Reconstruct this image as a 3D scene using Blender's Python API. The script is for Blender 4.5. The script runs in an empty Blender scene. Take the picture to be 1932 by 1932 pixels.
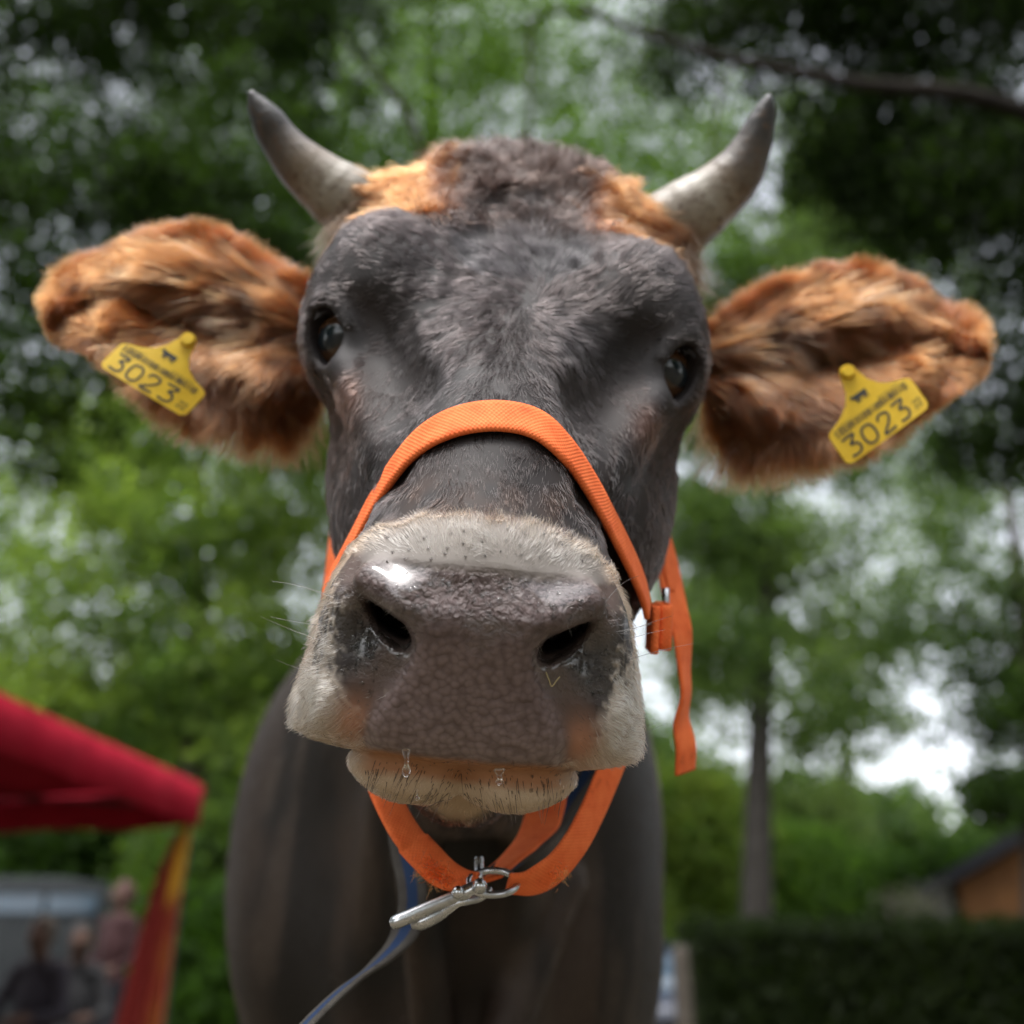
import bpy, bmesh, math, random
import numpy as np
from mathutils import Vector, Matrix
from mathutils.bvhtree import BVHTree

random.seed(7)
RNG = np.random.default_rng(7)
SC = bpy.context.scene
COL = SC.collection

# ------------------------------------------------------------------ camera
LENS = 35.0
PITCH = math.radians(26.4)
CAM_H = 0.75
cam_data = bpy.data.cameras.new('camera')
cam_data.lens = LENS
cam_data.sensor_width = 36.0
cam_data.clip_start = 0.02
cam_data.clip_end = 3000.0
cam_data.dof.use_dof = True
cam_data.dof.focus_distance = 0.55
cam_data.dof.aperture_fstop = 3.6
cam_data.dof.aperture_blades = 0
cam = bpy.data.objects.new('camera', cam_data)
COL.objects.link(cam)
cam.location = (0, 0, CAM_H)
cam.rotation_euler = (math.pi / 2 + PITCH, 0, 0)
SC.camera = cam

# ------------------------------------------------------------------ world: bright thin overcast over a physical sky
SUN_EL, SUN_AZ = math.radians(66), math.radians(200)
world = bpy.data.worlds.new('World')
SC.world = world
world.use_nodes = True
wn, wl = world.node_tree.nodes, world.node_tree.links
wn.clear()
sky = wn.new('ShaderNodeTexSky')
sky.sky_type = 'NISHITA'
sky.sun_disc = False
sky.sun_elevation = SUN_EL
sky.sun_rotation = SUN_AZ
sky.dust_density = 3.0
bw = wn.new('ShaderNodeRGBToBW')
wmix = wn.new('ShaderNodeMix'); wmix.data_type = 'RGBA'
wmix.inputs[0].default_value = 0.82
bg = wn.new('ShaderNodeBackground')
bg.inputs['Strength'].default_value = 0.15
wo = wn.new('ShaderNodeOutputWorld')
wl.new(sky.outputs[0], bw.inputs[0])
wl.new(sky.outputs[0], wmix.inputs[6])
wl.new(bw.outputs[0], wmix.inputs[7])
wl.new(wmix.outputs[2], bg.inputs[0])
wl.new(bg.outputs[0], wo.inputs[0])

sun_d = bpy.data.lights.new('sun', 'SUN')
sun_d.energy = 0.5
sun_d.angle = math.radians(11)
sun_d.color = (1.0, 0.97, 0.93)
sun = bpy.data.objects.new('sun', sun_d)
COL.objects.link(sun)
sun_dir = Vector((math.sin(SUN_AZ) * math.cos(SUN_EL), math.cos(SUN_AZ) * math.cos(SUN_EL), math.sin(SUN_EL)))
sun.rotation_euler = sun_dir.to_track_quat('Z', 'Y').to_euler()

SC.view_settings.view_transform = 'Standard'
SC.view_settings.look = 'None'
SC.view_settings.exposure = 2.1
SC.view_settings.gamma = 1.0
SC.view_settings.use_curve_mapping = False
SC.render.engine = 'CYCLES'
SC.cycles.max_bounces = 10
SC.cycles.transparent_max_bounces = 8

# ------------------------------------------------------------------ coordinate helpers
KPX = 36.0 / LENS / 1932.0            # tangent per picture unit (the photograph taken as 1932 units wide)
CA, SA = math.cos(PITCH), math.sin(PITCH)
CAM_O = np.array([0, 0, CAM_H])
R_CAM = np.array([[1, 0, 0], [0, -SA, CA], [0, CA, SA]]).T      # columns: right, up, forward


def cam2w(p):
    return np.asarray(p, float) @ R_CAM.T + CAM_O


def w2cam(p):
    return (np.asarray(p, float) - CAM_O) @ R_CAM


def pix(px, py, d):
    """world point seen at (px,py) at depth d along the view axis"""
    return cam2w(np.array([(px - 966) * KPX * d, (966 - py) * KPX * d, d]))


def ground_at(px, dist, z=0.0):
    """world point at horizontal distance dist under picture column px"""
    d = dist * CA + (z - CAM_H) * SA
    return np.array([(px - 966) * KPX * d, dist, z])


def height_at(py, dist):
    """world height seen at picture row py at horizontal distance dist"""
    v = (966 - py) * KPX
    return CAM_H + dist * (v * CA + SA) / (CA - v * SA)


# head frame: symmetric about x=0, rolled and yawed a little against the camera
ROLL = math.radians(5.7)
YAW = math.atan(-44.6 * KPX)
RZ = np.array([[math.cos(ROLL), math.sin(ROLL), 0], [-math.sin(ROLL), math.cos(ROLL), 0], [0, 0, 1]])
RY = np.array([[math.cos(YAW), 0, math.sin(YAW)], [0, 1, 0], [-math.sin(YAW), 0, math.cos(YAW)]])
R_HEAD = RY @ RZ                       # head -> camera


def h2w(p):
    return cam2w(np.asarray(p, float) @ R_HEAD.T)


def w2h(p):
    return w2cam(p) @ R_HEAD


def hp(a, b, d):
    return np.array([a * KPX * d, b * KPX * d, d])


def pixh(px, py, d):
    return w2h(pix(px, py, d))


# ------------------------------------------------------------------ object helpers
def tag(o, label=None, cat=None, group=None, kind=None):
    if label: o['label'] = label
    if cat: o['category'] = cat
    if group: o['group'] = group
    if kind: o['kind'] = kind
    return o


def empty(name, loc=(0, 0, 0), label=None, cat=None, group=None):
    o = bpy.data.objects.new(name, None)
    o.empty_display_size = 0.1
    COL.objects.link(o)
    o.location = loc
    return tag(o, label, cat, group)


def link(name, me, mat=None, parent=None, smooth=True):
    o = bpy.data.objects.new(name, me)
    COL.objects.link(o)
    if mat is not None and not me.materials:
        me.materials.append(mat)
    if smooth and len(me.polygons):
        me.polygons.foreach_set('use_smooth', np.ones(len(me.polygons), bool))
    if parent is not None:
        o.parent = parent
        o.matrix_parent_inverse = Matrix.Translation(-Vector(parent.location)) if parent.type == 'EMPTY' and parent.parent is None else Matrix.Identity(4)
    return o


def np_mesh(name, verts, faces):
    """faces: (n,k) array of equal sized polygons"""
    verts = np.ascontiguousarray(verts, np.float32)
    faces = np.ascontiguousarray(faces, np.int32)
    me = bpy.data.meshes.new(name)
    me.vertices.add(len(verts))
    me.vertices.foreach_set('co', verts.ravel())
    n, k = faces.shape
    me.loops.add(n * k)
    me.loops.foreach_set('vertex_index', faces.ravel())
    me.polygons.add(n)
    me.polygons.foreach_set('loop_start', np.arange(0, n * k, k, dtype=np.int32))
    me.update(calc_edges=True)
    me.validate()
    return me


def bm_mesh(name, bm):
    me = bpy.data.meshes.new(name)
    bmesh.ops.recalc_face_normals(bm, faces=bm.faces)
    bm.to_mesh(me)
    bm.free()
    return me


def set_col(me, name, cols, domain='POINT'):
    at = me.attributes.new(name, 'FLOAT_COLOR', domain)
    c = np.ones((len(cols), 4), np.float32)
    c[:, :3] = cols
    at.data.foreach_set('color', c.ravel())


def set_float(me, name, vals, domain='POINT'):
    at = me.attributes.new(name, 'FLOAT', domain)
    at.data.foreach_set('value', np.ascontiguousarray(vals, np.float32))


def norm(v):
    return v / np.maximum(np.linalg.norm(v, axis=-1, keepdims=True), 1e-9)


def smoothstep(e0, e1, x):
    t = np.clip((x - e0) / (e1 - e0), 0, 1)
    return t * t * (3 - 2 * t)


def _hash3(i, j, k, seed):
    h = (i.astype(np.int64) * 73856093) ^ (j.astype(np.int64) * 19349663) ^ (k.astype(np.int64) * 83492791) ^ (seed * 2654435)
    h = (h ^ (h >> 13)) * 1274126177
    h = h ^ (h >> 16)
    return (h & 0xFFFF).astype(np.float64) / 65535.0


def noise3(p, scale, seed=0):
    q = np.asarray(p, float) * scale
    f = np.floor(q).astype(np.int64)
    r = q - f
    r = r * r * (3 - 2 * r)
    out = 0
    for dx in (0, 1):
        for dy in (0, 1):
            for dz in (0, 1):
                w = (r[..., 0] if dx else 1 - r[..., 0]) * (r[..., 1] if dy else 1 - r[..., 1]) * (r[..., 2] if dz else 1 - r[..., 2])
                out = out + w * _hash3(f[..., 0] + dx, f[..., 1] + dy, f[..., 2] + dz, seed)
    return out * 2 - 1


def spline(pts, n, closed=False):
    """Catmull-Rom through pts (m,dim) resampled at n parameters"""
    P = np.asarray(pts, float)
    m = len(P)
    ext = np.vstack([2 * P[0] - P[1], P, 2 * P[-1] - P[-2]])
    # centripetal-ish uniform parameter by chord length
    seg = np.linalg.norm(np.diff(P, axis=0), axis=1)
    cum = np.concatenate([[0], np.cumsum(seg)])
    t = np.linspace(0, cum[-1], n)
    i = np.clip(np.searchsorted(cum, t, side='right') - 1, 0, m - 2)
    u = ((t - cum[i]) / np.maximum(seg[i], 1e-9))[:, None]
    p0, p1, p2, p3 = ext[i], ext[i + 1], ext[i + 2], ext[i + 3]
    return 0.5 * ((2 * p1) + (-p0 + p2) * u + (2 * p0 - 5 * p1 + 4 * p2 - p3) * u * u + (-p0 + 3 * p1 - 3 * p2 + p3) * u ** 3)


def tube_mesh(name, path, radii, seg=12, cap=True):
    P = np.asarray(path, float)
    n = len(P)
    r = np.broadcast_to(np.asarray(radii, float), (n,))
    T = norm(np.gradient(P, axis=0))
    ref = np.array([0.3, 0.2, 0.93]) if abs(T[0, 2]) < 0.9 else np.array([1.0, 0, 0])
    N = np.zeros_like(P)
    v = norm(np.cross(T[0], ref)[None])[0]
    for i in range(n):
        v = v - T[i] * v.dot(T[i]); v /= max(np.linalg.norm(v), 1e-9)
        N[i] = v
    B = np.cross(T, N)
    ang = np.linspace(0, 2 * np.pi, seg, endpoint=False)
    V = P[:, None] + r[:, None, None] * (np.cos(ang)[None, :, None] * N[:, None] + np.sin(ang)[None, :, None] * B[:, None])
    verts = V.reshape(-1, 3)
    i, j = np.meshgrid(np.arange(n - 1), np.arange(seg), indexing='ij')
    j2 = (j + 1) % seg
    F = np.stack([i * seg + j, i * seg + j2, (i + 1) * seg + j2, (i + 1) * seg + j], -1).reshape(-1, 4)
    if cap:
        verts = np.vstack([verts, P[:1], P[-1:]])
        a, b = n * seg, n * seg + 1
        jj = np.arange(seg); j2 = (jj + 1) % seg
        c1 = np.stack([np.full(seg, a), j2, jj, np.full(seg, a)], -1)
        c2 = np.stack([np.full(seg, b), (n - 1) * seg + jj, (n - 1) * seg + j2, np.full(seg, b)], -1)
        me = bpy.data.meshes.new(name)
        faces = [tuple(f) for f in F] + [tuple(f[:3]) for f in c1] + [tuple(f[:3]) for f in c2]
        me.from_pydata([tuple(q) for q in verts], [], faces)
        me.update()
        return me
    return np_mesh(name, verts, F)


def strap_mesh(name, path, side, width, thick, wscale=None):
    """flat webbing: path (n,3), side (n,3) = width direction; rounded rectangular section"""
    P = np.asarray(path, float)
    n = len(P)
    T = norm(np.gradient(P, axis=0))
    S = np.broadcast_to(np.asarray(side, float), P.shape)
    S = norm(S - T * np.sum(S * T, -1, keepdims=True))
    N = np.cross(T, S)
    w, h = width / 2, thick / 2
    e = min(h * 0.7, w * 0.3)
    nw = 6
    top = [(-w + e + (2 * w - 2 * e) * i / nw, h) for i in range(nw + 1)]
    sec = [(-w, h - e)] + top + [(w, h - e), (w, -h + e)] + [(x, -h) for x, _ in top[::-1]] + [(-w, -h + e)]
    sec = np.array(sec)
    m = len(sec)
    ws = np.ones(n) if wscale is None else np.asarray(wscale)
    V = P[:, None] + ws[:, None, None] * sec[None, :, 0, None] * S[:, None] + sec[None, :, 1, None] * N[:, None]
    i, j = np.meshgrid(np.arange(n - 1), np.arange(m), indexing='ij')
    j2 = (j + 1) % m
    F = [tuple(f) for f in np.stack([i * m + j, i * m + j2, (i + 1) * m + j2, (i + 1) * m + j], -1).reshape(-1, 4)]
    F.append(tuple(range(m))[::-1])
    F.append(tuple((n - 1) * m + q for q in range(m)))
    me = bpy.data.meshes.new(name)
    me.from_pydata([tuple(q) for q in V.reshape(-1, 3)], [], F)
    me.update()
    # strap coordinates for the weave: along (m), across (m)
    L = np.concatenate([[0], np.cumsum(np.linalg.norm(np.diff(P, axis=0), axis=1))])
    uvw = np.zeros((n, m, 3), np.float32)
    uvw[..., 0] = L[:, None]
    uvw[..., 1] = sec[None, :, 0]
    at = me.attributes.new('strap', 'FLOAT_VECTOR', 'POINT')
    at.data.foreach_set('vector', uvw.ravel())
    return me


# ------------------------------------------------------------------ material helpers
class NT:
    def __init__(self, name):
        self.m = bpy.data.materials.new(name)
        self.m.use_nodes = True
        self.n, self.l = self.m.node_tree.nodes, self.m.node_tree.links
        self.p = self.n['Principled BSDF']
        self.out = self.n['Material Output']

    def new(self, t, **kw):
        nd = self.n.new(t)
        for k, v in kw.items():
            if k.startswith('i_'):
                nd.inputs[k[2:].replace('_', ' ')].default_value = v
            else:
                setattr(nd, k, v)
        return nd

    def link(self, a, b):
        self.l.new(a, b)

    def set(self, **kw):
        for k, v in kw.items():
            self.p.inputs[k.replace('_', ' ')].default_value = v
        return self

    def noise(self, scale, detail=4, rough=0.55, vec=None):
        nd = self.new('ShaderNodeTexNoise')
        nd.inputs['Scale'].default_value = scale
        nd.inputs['Detail'].default_value = detail
        nd.inputs['Roughness'].default_value = rough
        if vec is not None: self.link(vec, nd.inputs['Vector'])
        return nd

    def ramp(self, fac, stops):
        nd = self.new('ShaderNodeValToRGB')
        el = nd.color_ramp.elements
        while len(el) > 1: el.remove(el[-1])
        el[0].position = stops[0][0]; el[0].color = (*stops[0][1], 1)
        for p, c in stops[1:]:
            e = el.new(p); e.color = (*c, 1)
        self.link(fac, nd.inputs[0])
        return nd

    def attr(self, name):
        nd = self.new('ShaderNodeAttribute')
        nd.attribute_name = name
        return nd

    def objco(self):
        return self.new('ShaderNodeTexCoord').outputs['Object']

    def bump(self, height, strength=0.4, dist=0.002):
        b = self.new('ShaderNodeBump')
        b.inputs['Strength'].default_value = strength
        b.inputs['Distance'].default_value = dist
        self.link(height, b.inputs['Height'])
        self.link(b.outputs[0], self.p.inputs['Normal'])
        return b

    def math(self, op, a, b=None):
        nd = self.new('ShaderNodeMath', operation=op)
        for i, v in enumerate((a, b)):
            if v is None: continue
            if isinstance(v, (int, float)): nd.inputs[i].default_value = v
            else: self.link(v, nd.inputs[i])
        return nd.outputs[0]


def varied(name, c1, c2, scale=20, rough=0.6, bump=0.0, bscale=80, bdist=0.002, **kw):
    t = NT(name)
    co = t.objco()
    nz = t.noise(scale, 5, 0.6, co)
    t.link(t.ramp(nz.outputs[0], [(0.3, c1), (0.7, c2)]).outputs[0], t.p.inputs['Base Color'])
    t.set(Roughness=rough, **kw)
    if rough > 0.74: t.p.inputs['Specular IOR Level'].default_value = 0.12
    if bump:
        t.bump(t.noise(bscale, 4, 0.6, co).outputs[0], bump, bdist)
    return t.m

# ================================================================== THE COW
# ---- signed distance field of head, neck, trunk and legs, in the head frame (metres)
def smin(a, b, k):
    h = np.clip(0.5 + 0.5 * (b - a) / k, 0, 1)
    return b + (a - b) * h - k * h * (1 - h)


def smax(a, b, k):
    return -smin(-a, -b, k)


def ell(x, y, z, c, r, rot=None):
    px, py, pz = x - c[0], y - c[1], z - c[2]
    if rot is not None:
        px, py, pz = (
            px * rot[0][0] + py * rot[0][1] + pz * rot[0][2],
            px * rot[1][0] + py * rot[1][1] + pz * rot[1][2],
            px * rot[2][0] + py * rot[2][1] + pz * rot[2][2])
    k0 = np.sqrt((px / r[0]) ** 2 + (py / r[1]) ** 2 + (pz / r[2]) ** 2)
    k1 = np.sqrt((px / r[0] ** 2) ** 2 + (py / r[1] ** 2) ** 2 + (pz / r[2] ** 2) ** 2)
    return k0 * (k0 - 1) / np.maximum(k1, 1e-6)


def cap(x, y, z, a, b, ra, rb):
    ba = np.asarray(b, float) - np.asarray(a, float)
    px, py, pz = x - a[0], y - a[1], z - a[2]
    t = np.clip((px * ba[0] + py * ba[1] + pz * ba[2]) / ba.dot(ba), 0, 1)
    return np.sqrt((px - t * ba[0]) ** 2 + (py - t * ba[1]) ** 2 + (pz - t * ba[2]) ** 2) - (ra + (rb - ra) * t)


def seg2(ax, ay, p, q):
    """2-D distance to segment p-q and parameter"""
    bx, by = q[0] - p[0], q[1] - p[1]
    t = np.clip(((ax - p[0]) * bx + (ay - p[1]) * by) / (bx * bx + by * by), 0, 1)
    return np.sqrt((ax - p[0] - t * bx) ** 2 + (ay - p[1] - t * by) ** 2), t


def poly_sdf(ax, ay, poly):
    d2 = np.full(np.shape(ax), 1e18)
    inside = np.zeros(np.shape(ax), bool)
    m = len(poly)
    for i in range(m):
        p, q = poly[i], poly[(i + 1) % m]
        d, _ = seg2(ax, ay, p, q)
        d2 = np.minimum(d2, d)
        if p[1] != q[1]:
            c = ((p[1] > ay) != (q[1] > ay)) & (ax < (q[0] - p[0]) * (ay - p[1]) / (q[1] - p[1]) + p[0])
            inside ^= c
    return np.where(inside, -d2, d2)


def sym(half):
    h = np.asarray(half, float)
    left = h[::-1].copy(); left[:, 0] *= -1
    full = np.vstack([h, left[1:-1]])       # the points on the midline once
    return full


MUZ = sym([(0, -8), (110, -14), (196, -42), (256, -92), (292, -160), (318, -240), (346, -335), (366, -410), (369, -446),
           (352, -478), (305, -494), (245, -500), (150, -502), (0, -506)])
PAD = sym([(0, -104), (150, -106), (206, -112), (232, -138), (222, -172), (180, -196), (142, -222), (118, -255), (124, -290),
           (148, -330), (182, -380), (198, -430), (196, -500), (0, -512)])
FM, FP = KPX * 0.535, KPX * 0.507
U_AX = np.array([0, 0.724, 0.69])
N_AX = np.array([0, 0.69, -0.724])
O_AX = np.array([0, -0.0058, 0.515])

_S = np.array([-0.06, -0.02, 0.03, 0.07, 0.11, 0.15, 0.19, 0.24, 0.29, 0.34, 0.39, 0.43, 0.47])
_W = np.array([0.058, 0.064, 0.069, 0.071, 0.074, 0.084, 0.096, 0.106, 0.109, 0.103, 0.088, 0.066, 0.045])
_TT = np.array([-0.012, -0.006, 0.001, 0.004, 0.003, 0.001, 0.000, 0.001, 0.002, -0.004, -0.026, -0.058, -0.085])
_TB = np.array([-0.105, -0.115, -0.122, -0.128, -0.138, -0.152, -0.168, -0.182, -0.19, -0.186, -0.17, -0.14, -0.11])
_SS = np.linspace(-0.08, 0.49, 400)
_ker = np.exp(-0.5 * (np.arange(-40, 41) / 13.0) ** 2); _ker /= _ker.sum()


def _sm(v):
    f = np.interp(_SS, _S, v)
    return np.convolve(np.pad(f, 40, mode='edge'), _ker, mode='valid')


_W, _TT, _TB = _sm(_W), _sm(_TT), _sm(_TB)

EYE_C = hp(293, 291, 0.695)
EYE_AX = norm(np.array([[0.52, -0.02, -0.85]]))[0]
EYE_UP = np.array([0.30, 0.95, 0.05])
EYE_UP = norm((EYE_UP - EYE_AX * EYE_UP.dot(EYE_AX))[None])[0]
EYE_SD = np.cross(EYE_UP, EYE_AX)
EYE_R = 0.0234


def head_sdf(x, y, z, muz=None):
    ax = np.abs(x)
    dy, dz = y - O_AX[1], z - O_AX[2]
    s = dy * U_AX[1] + dz * U_AX[2]
    t = dy * N_AX[1] + dz * N_AX[2]
    w = np.interp(s, _SS, _W).astype(np.float32)
    tt = np.interp(s, _SS, _TT).astype(np.float32)
    tb = np.interp(s, _SS, _TB).astype(np.float32)
    h, tc = (tt - tb) / 2, (tt + tb) / 2
    # narrower on top over the nose, fuller below
    wn_ = w * (1 - 0.22 * np.clip((t - tc) / h, -0.3, 1) * smoothstep(0.22, 0.1, s))
    p = 2.35
    q = ((ax / wn_) ** p + (np.abs(t - tc) / h) ** p) ** (1 / p)
    d = (q - 1) * np.minimum(w, h) * 0.9
    d = smax(d, np.maximum(-0.045 - s, s - 0.425), 0.05)
    # cheeks and jaw
    d = smin(d, cap(np.abs(x - 0.010), y, z, (0.060, -0.005, 0.69), (0.074, 0.10, 0.80), 0.046, 0.060), 0.05)
    d = smin(d, cap(np.abs(x - 0.008), y, z, (0.038, -0.10, 0.63), (0.062, 0.0, 0.74), 0.034, 0.054), 0.05)
    # facial crest running down from the eye
    d = smin(d, cap(ax, y, z, hp(280, 235, 0.668), hp(205, 90, 0.628), 0.016, 0.010), 0.03)
    # orbit: bulging brow above and behind the eye
    d = smin(d, ell(ax, y, z, hp(240, 398, 0.722), (0.044, 0.048, 0.05)), 0.045)
    d = smin(d, ell(ax, y, z, hp(280, 296, 0.716), (0.037, 0.046, 0.040)), 0.03)
    # poll and horn roots
    d = smin(d, ell(ax, y, z, hp(0, 520, 0.84), (0.058, 0.050, 0.06)), 0.05)
    d = smin(d, cap(ax, y, z, hp(130, 515, 0.83), hp(268, 536, 0.835), 0.040, 0.026), 0.04)
    # trench between brow and forehead, hollow in front of the eye
    d = smax(d, -cap(ax, y, z, hp(274, 338, 0.654), hp(188, 232, 0.611), 0.014, 0.018), 0.022)
    d = smax(d, -cap(ax, y, z, hp(225, 190, 0.600), hp(200, 60, 0.570), 0.013, 0.008), 0.02)
    # eyelids
    ex, ey, ez = ax - EYE_C[0], y - EYE_C[1], z - EYE_C[2]
    eu = ex * EYE_UP[0] + ey * EYE_UP[1] + ez * EYE_UP[2]
    es = ex * EYE_SD[0] + ey * EYE_SD[1] + ez * EYE_SD[2]
    ea = ex * EYE_AX[0] + ey * EYE_AX[1] + ez * EYE_AX[2]
    d = smin(d, np.sqrt((es / 1.0) ** 2 + (eu / 1.3) ** 2 + ea ** 2) - 0.0255, 0.014)
    ring = np.sqrt((np.sqrt((es / 0.0185) ** 2 + ((eu - 0.001) / 0.0255) ** 2) - 1) ** 2 * 0.02 ** 2 + (ea - 0.0175 - 0.003 * (eu > 0)) ** 2) - 0.0042
    d = smin(d, ring, 0.005)
    op = np.sqrt((es / 0.0138) ** 2 + ((eu + 0.1 * es) / 0.0205) ** 2)
    carve = np.maximum((op - 1) * 0.0138, 0.006 - ea)
    d = smax(d, -carve, 0.004)
    # ---------------- muzzle
    am, bm_ = ax / FM, y / FM
    ap, bp = ax / FP, y / FP
    if muz is None:
        sd_m, sd_p = poly_sdf(am, bm_, MUZ), poly_sdf(ap, bp, PAD)
    else:
        sd_m, sd_p = muz
    front = 0.505 + 2.3 * x * x + 0.22 * np.maximum(-0.055 - y, 0) + 0.62 * np.maximum(y + 0.052, 0)
    front = front - 0.0085 * smoothstep(24, -40, sd_p) * (0.15 + 0.85 * smoothstep(-90, -235, bp))
    front = front - 0.0050 * np.exp(-((bp + 158) / 34) ** 2) * smoothstep(250, 200, ap) * smoothstep(60, 170, ap)          # rolled upper edge of the pad
    front = front + 0.0035 * np.exp(-(ap / 36) ** 2) * smoothstep(-330, -440, bp)                # philtrum
    front = front - 0.008 * np.exp(-((ap - 275) / 60) ** 2 - ((bp + 400) / 70) ** 2)             # full flews
    front = front + 0.017 * np.exp(-((ap - 212) / 40) ** 2 - ((bp + 235) / 62) ** 2)             # hollow beside the nostril
    front = front + 0.007 * np.exp(-((ap - 236) / 26) ** 2 - ((bp + 150) / 60) ** 2)
    d2m = sd_m * FM + 0.30 * np.maximum(z - 0.56, 0) + 0.004
    mz = smax(d2m, front - z, 0.030)
    mz = smax(mz, z - 0.66, 0.05)
    # nostril, a slanting comma going in and back
    dn, tn = seg2(ap, bp, (216, -184), (142, -258))
    rn = (15 + 19 * np.sin(np.clip(tn, 0, 1) * 2.8)) * FP
    nost = np.maximum(dn * FP - rn + 0.11 * np.maximum(z - 0.515, 0), z - 0.605)
    # overhanging wing of the pad above the nostril
    wing = (cap(ax, y, z, hp(206, -150, 0.5165), hp(150, -186, 0.5065), 0.0088, 0.0060))
    d = smin(d, mz, 0.028)
    d = smax(d, -nost, 0.005)
    d = smin(d, wing, 0.011)
    # ---------------- lower lip and chin
    lip = smin(ell(ax, y, z, hp(84, -489, 0.566), (0.030, 0.0190, 0.030)), ell(ax, y, z, hp(120, -482, 0.576), (0.028, 0.0080, 0.030)), 0.02)
    chin = ell(ax, y, z, hp(14, -500, 0.632), (0.028, 0.028, 0.044))
    low = smin(lip, chin, 0.016)
    low = smax(low, -cap(ax, y, z, hp(2, -600, 0.535), hp(2, -536, 0.538), 0.015, 0.006), 0.010)
    d = smin(d, low, 0.006)
    d = smin(d, cap(ax, y, z, (0.004, -0.135, 0.665), (0.0, -0.02, 0.80), 0.036, 0.080), 0.05)
    return d


NECK_A = np.array([0, 0.12, 0.86])


def wpt(X, Yw, Zw):
    return w2h(np.array([X, Yw, Zw]))


BX = -0.075                          # the trunk's middle
def body_sdf(x, y, z):
    def C(a, b, ra, rb):
        return cap(x, y, z, wpt(*a), wpt(*b), ra, rb)
    up = w2h(np.array([0, 0, 1.0]) + CAM_O) ; rt = w2h(np.array([1.0, 0, 0]) + CAM_O); fw = w2h(np.array([0, 1.0, 0]) + CAM_O)
    rot = (rt, fw, up)
    def E(c, r):
        return ell(x, y, z, wpt(*c), r, rot)
    d = E((BX, 2.35, 0.98), (0.35, 0.98, 0.39))                              # barrel
    d = smin(d, E((BX - 0.012, 1.60, 1.00), (0.272, 0.40, 0.38)), 0.15)                # shoulders
    d = smin(d, E((BX, 3.05, 1.06), (0.30, 0.36, 0.33)), 0.15)                 # rump
    d = smin(d, E((BX - 0.005, 1.40, 0.80), (0.165, 0.17, 0.24)), 0.10)        # brisket
    for sx in (-1, 1):
        so = 0.19 if sx < 0 else 0.168
        d = smin(d, E((BX + sx * so, 1.47, 0.93), (0.122 if sx < 0 else 0.11, 0.20, 0.27)), 0.07)    # point of shoulder
        d = smin(d, C((BX + sx * 0.165, 1.50, 0.80), (BX + sx * 0.155, 1.50, 0.42), 0.098, 0.062), 0.06)
        d = smin(d, C((BX + sx * 0.155, 1.50, 0.42), (BX + sx * 0.155, 1.50, 0.10), 0.058, 0.040), 0.04)
        d = smin(d, C((BX + sx * 0.155, 1.50, 0.10), (BX + sx * 0.155, 1.46, 0.02), 0.046, 0.058), 0.03)
        d = smin(d, C((BX + sx * 0.19, 3.12, 0.92), (BX + sx * 0.18, 3.02, 0.62), 0.17, 0.10), 0.08)
        d = smin(d, C((BX + sx * 0.18, 3.02, 0.62), (BX + sx * 0.17, 3.22, 0.45), 0.085, 0.058), 0.05)
        d = smin(d, C((BX + sx * 0.17, 3.22, 0.45), (BX + sx * 0.17, 3.18, 0.10), 0.052, 0.040), 0.03)
        d = smin(d, C((BX + sx * 0.17, 3.18, 0.10), (BX + sx * 0.17, 3.13, 0.02), 0.046, 0.058), 0.03)
    d = smin(d, C((BX, 3.40, 1.18), (BX, 3.50, 0.75), 0.035, 0.022), 0.03)
    d = smin(d, C((BX, 3.50, 0.75), (BX, 3.50, 0.45), 0.022, 0.045), 0.03)
    # neck with dewlap
    nk = h2w(np.array([0.0, 0.14, 0.90]))
    d = smin(d, C(tuple(nk), (BX, 1.50, 1.06), 0.135, 0.22), 0.12)
    nk2 = h2w(np.array([0.0, 0.02, 0.84]))
    d = smin(d, C(tuple(nk2), (BX, 1.36, 0.80), 0.075, 0.10), 0.10)
    d = smin(d, C((BX + 0.01, 1.24, 0.92), (BX + 0.02, 1.30, 0.62), 0.035, 0.03), 0.06)   # dewlap edge
    def Q(a, b, ra, rb):
        return cap(x, y, z, pixh(*a), pixh(*b), ra, rb)
    d = smax(d, -Q((885, 1640, 1.01), (880, 1960, 1.050), 0.042, 0.052), 0.035)        # hollow between the folds
    d = smax(d, -Q((1112, 1640, 1.145), (1035, 1960, 1.09), 0.026, 0.028), 0.03)
    d = smin(d, Q((1068, 1660, 1.160), (948, 1960, 1.075), 0.024, 0.026), 0.016)      # slanting skin fold
    d = smin(d, Q((768, 1560, 1.02), (806, 1960, 1.078), 0.026, 0.030), 0.018)
    d = smax(d, -Q((708, 1560, 1.05), (715, 1960, 1.085), 0.030, 0.034), 0.04)
    return d


def full_sdf(x, y, z):
    return smin(head_sdf(x, y, z), body_sdf(x, y, z), 0.07)


FINE, COARSE = 0.0028, 0.022


def axis_pts(lo, f0, f1, hi):
    a = np.arange(f0, f1, FINE)
    def grow(start, end, sgn):
        out, st, p = [], FINE, start
        while (end - p) * sgn > 0:
            st = min(st * 1.25, COARSE); p = p + sgn * st; out.append(p)
        return out
    return np.array(grow(f0, lo, -1)[::-1] + list(a) + grow(a[-1], hi, 1), np.float32)


GX = axis_pts(-0.62, -0.165, 0.168, 0.62)
GY = axis_pts(-2.35, -0.175, 0.345, 0.50)
GZ = axis_pts(0.47, 0.474, 0.90, 3.6)


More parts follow.
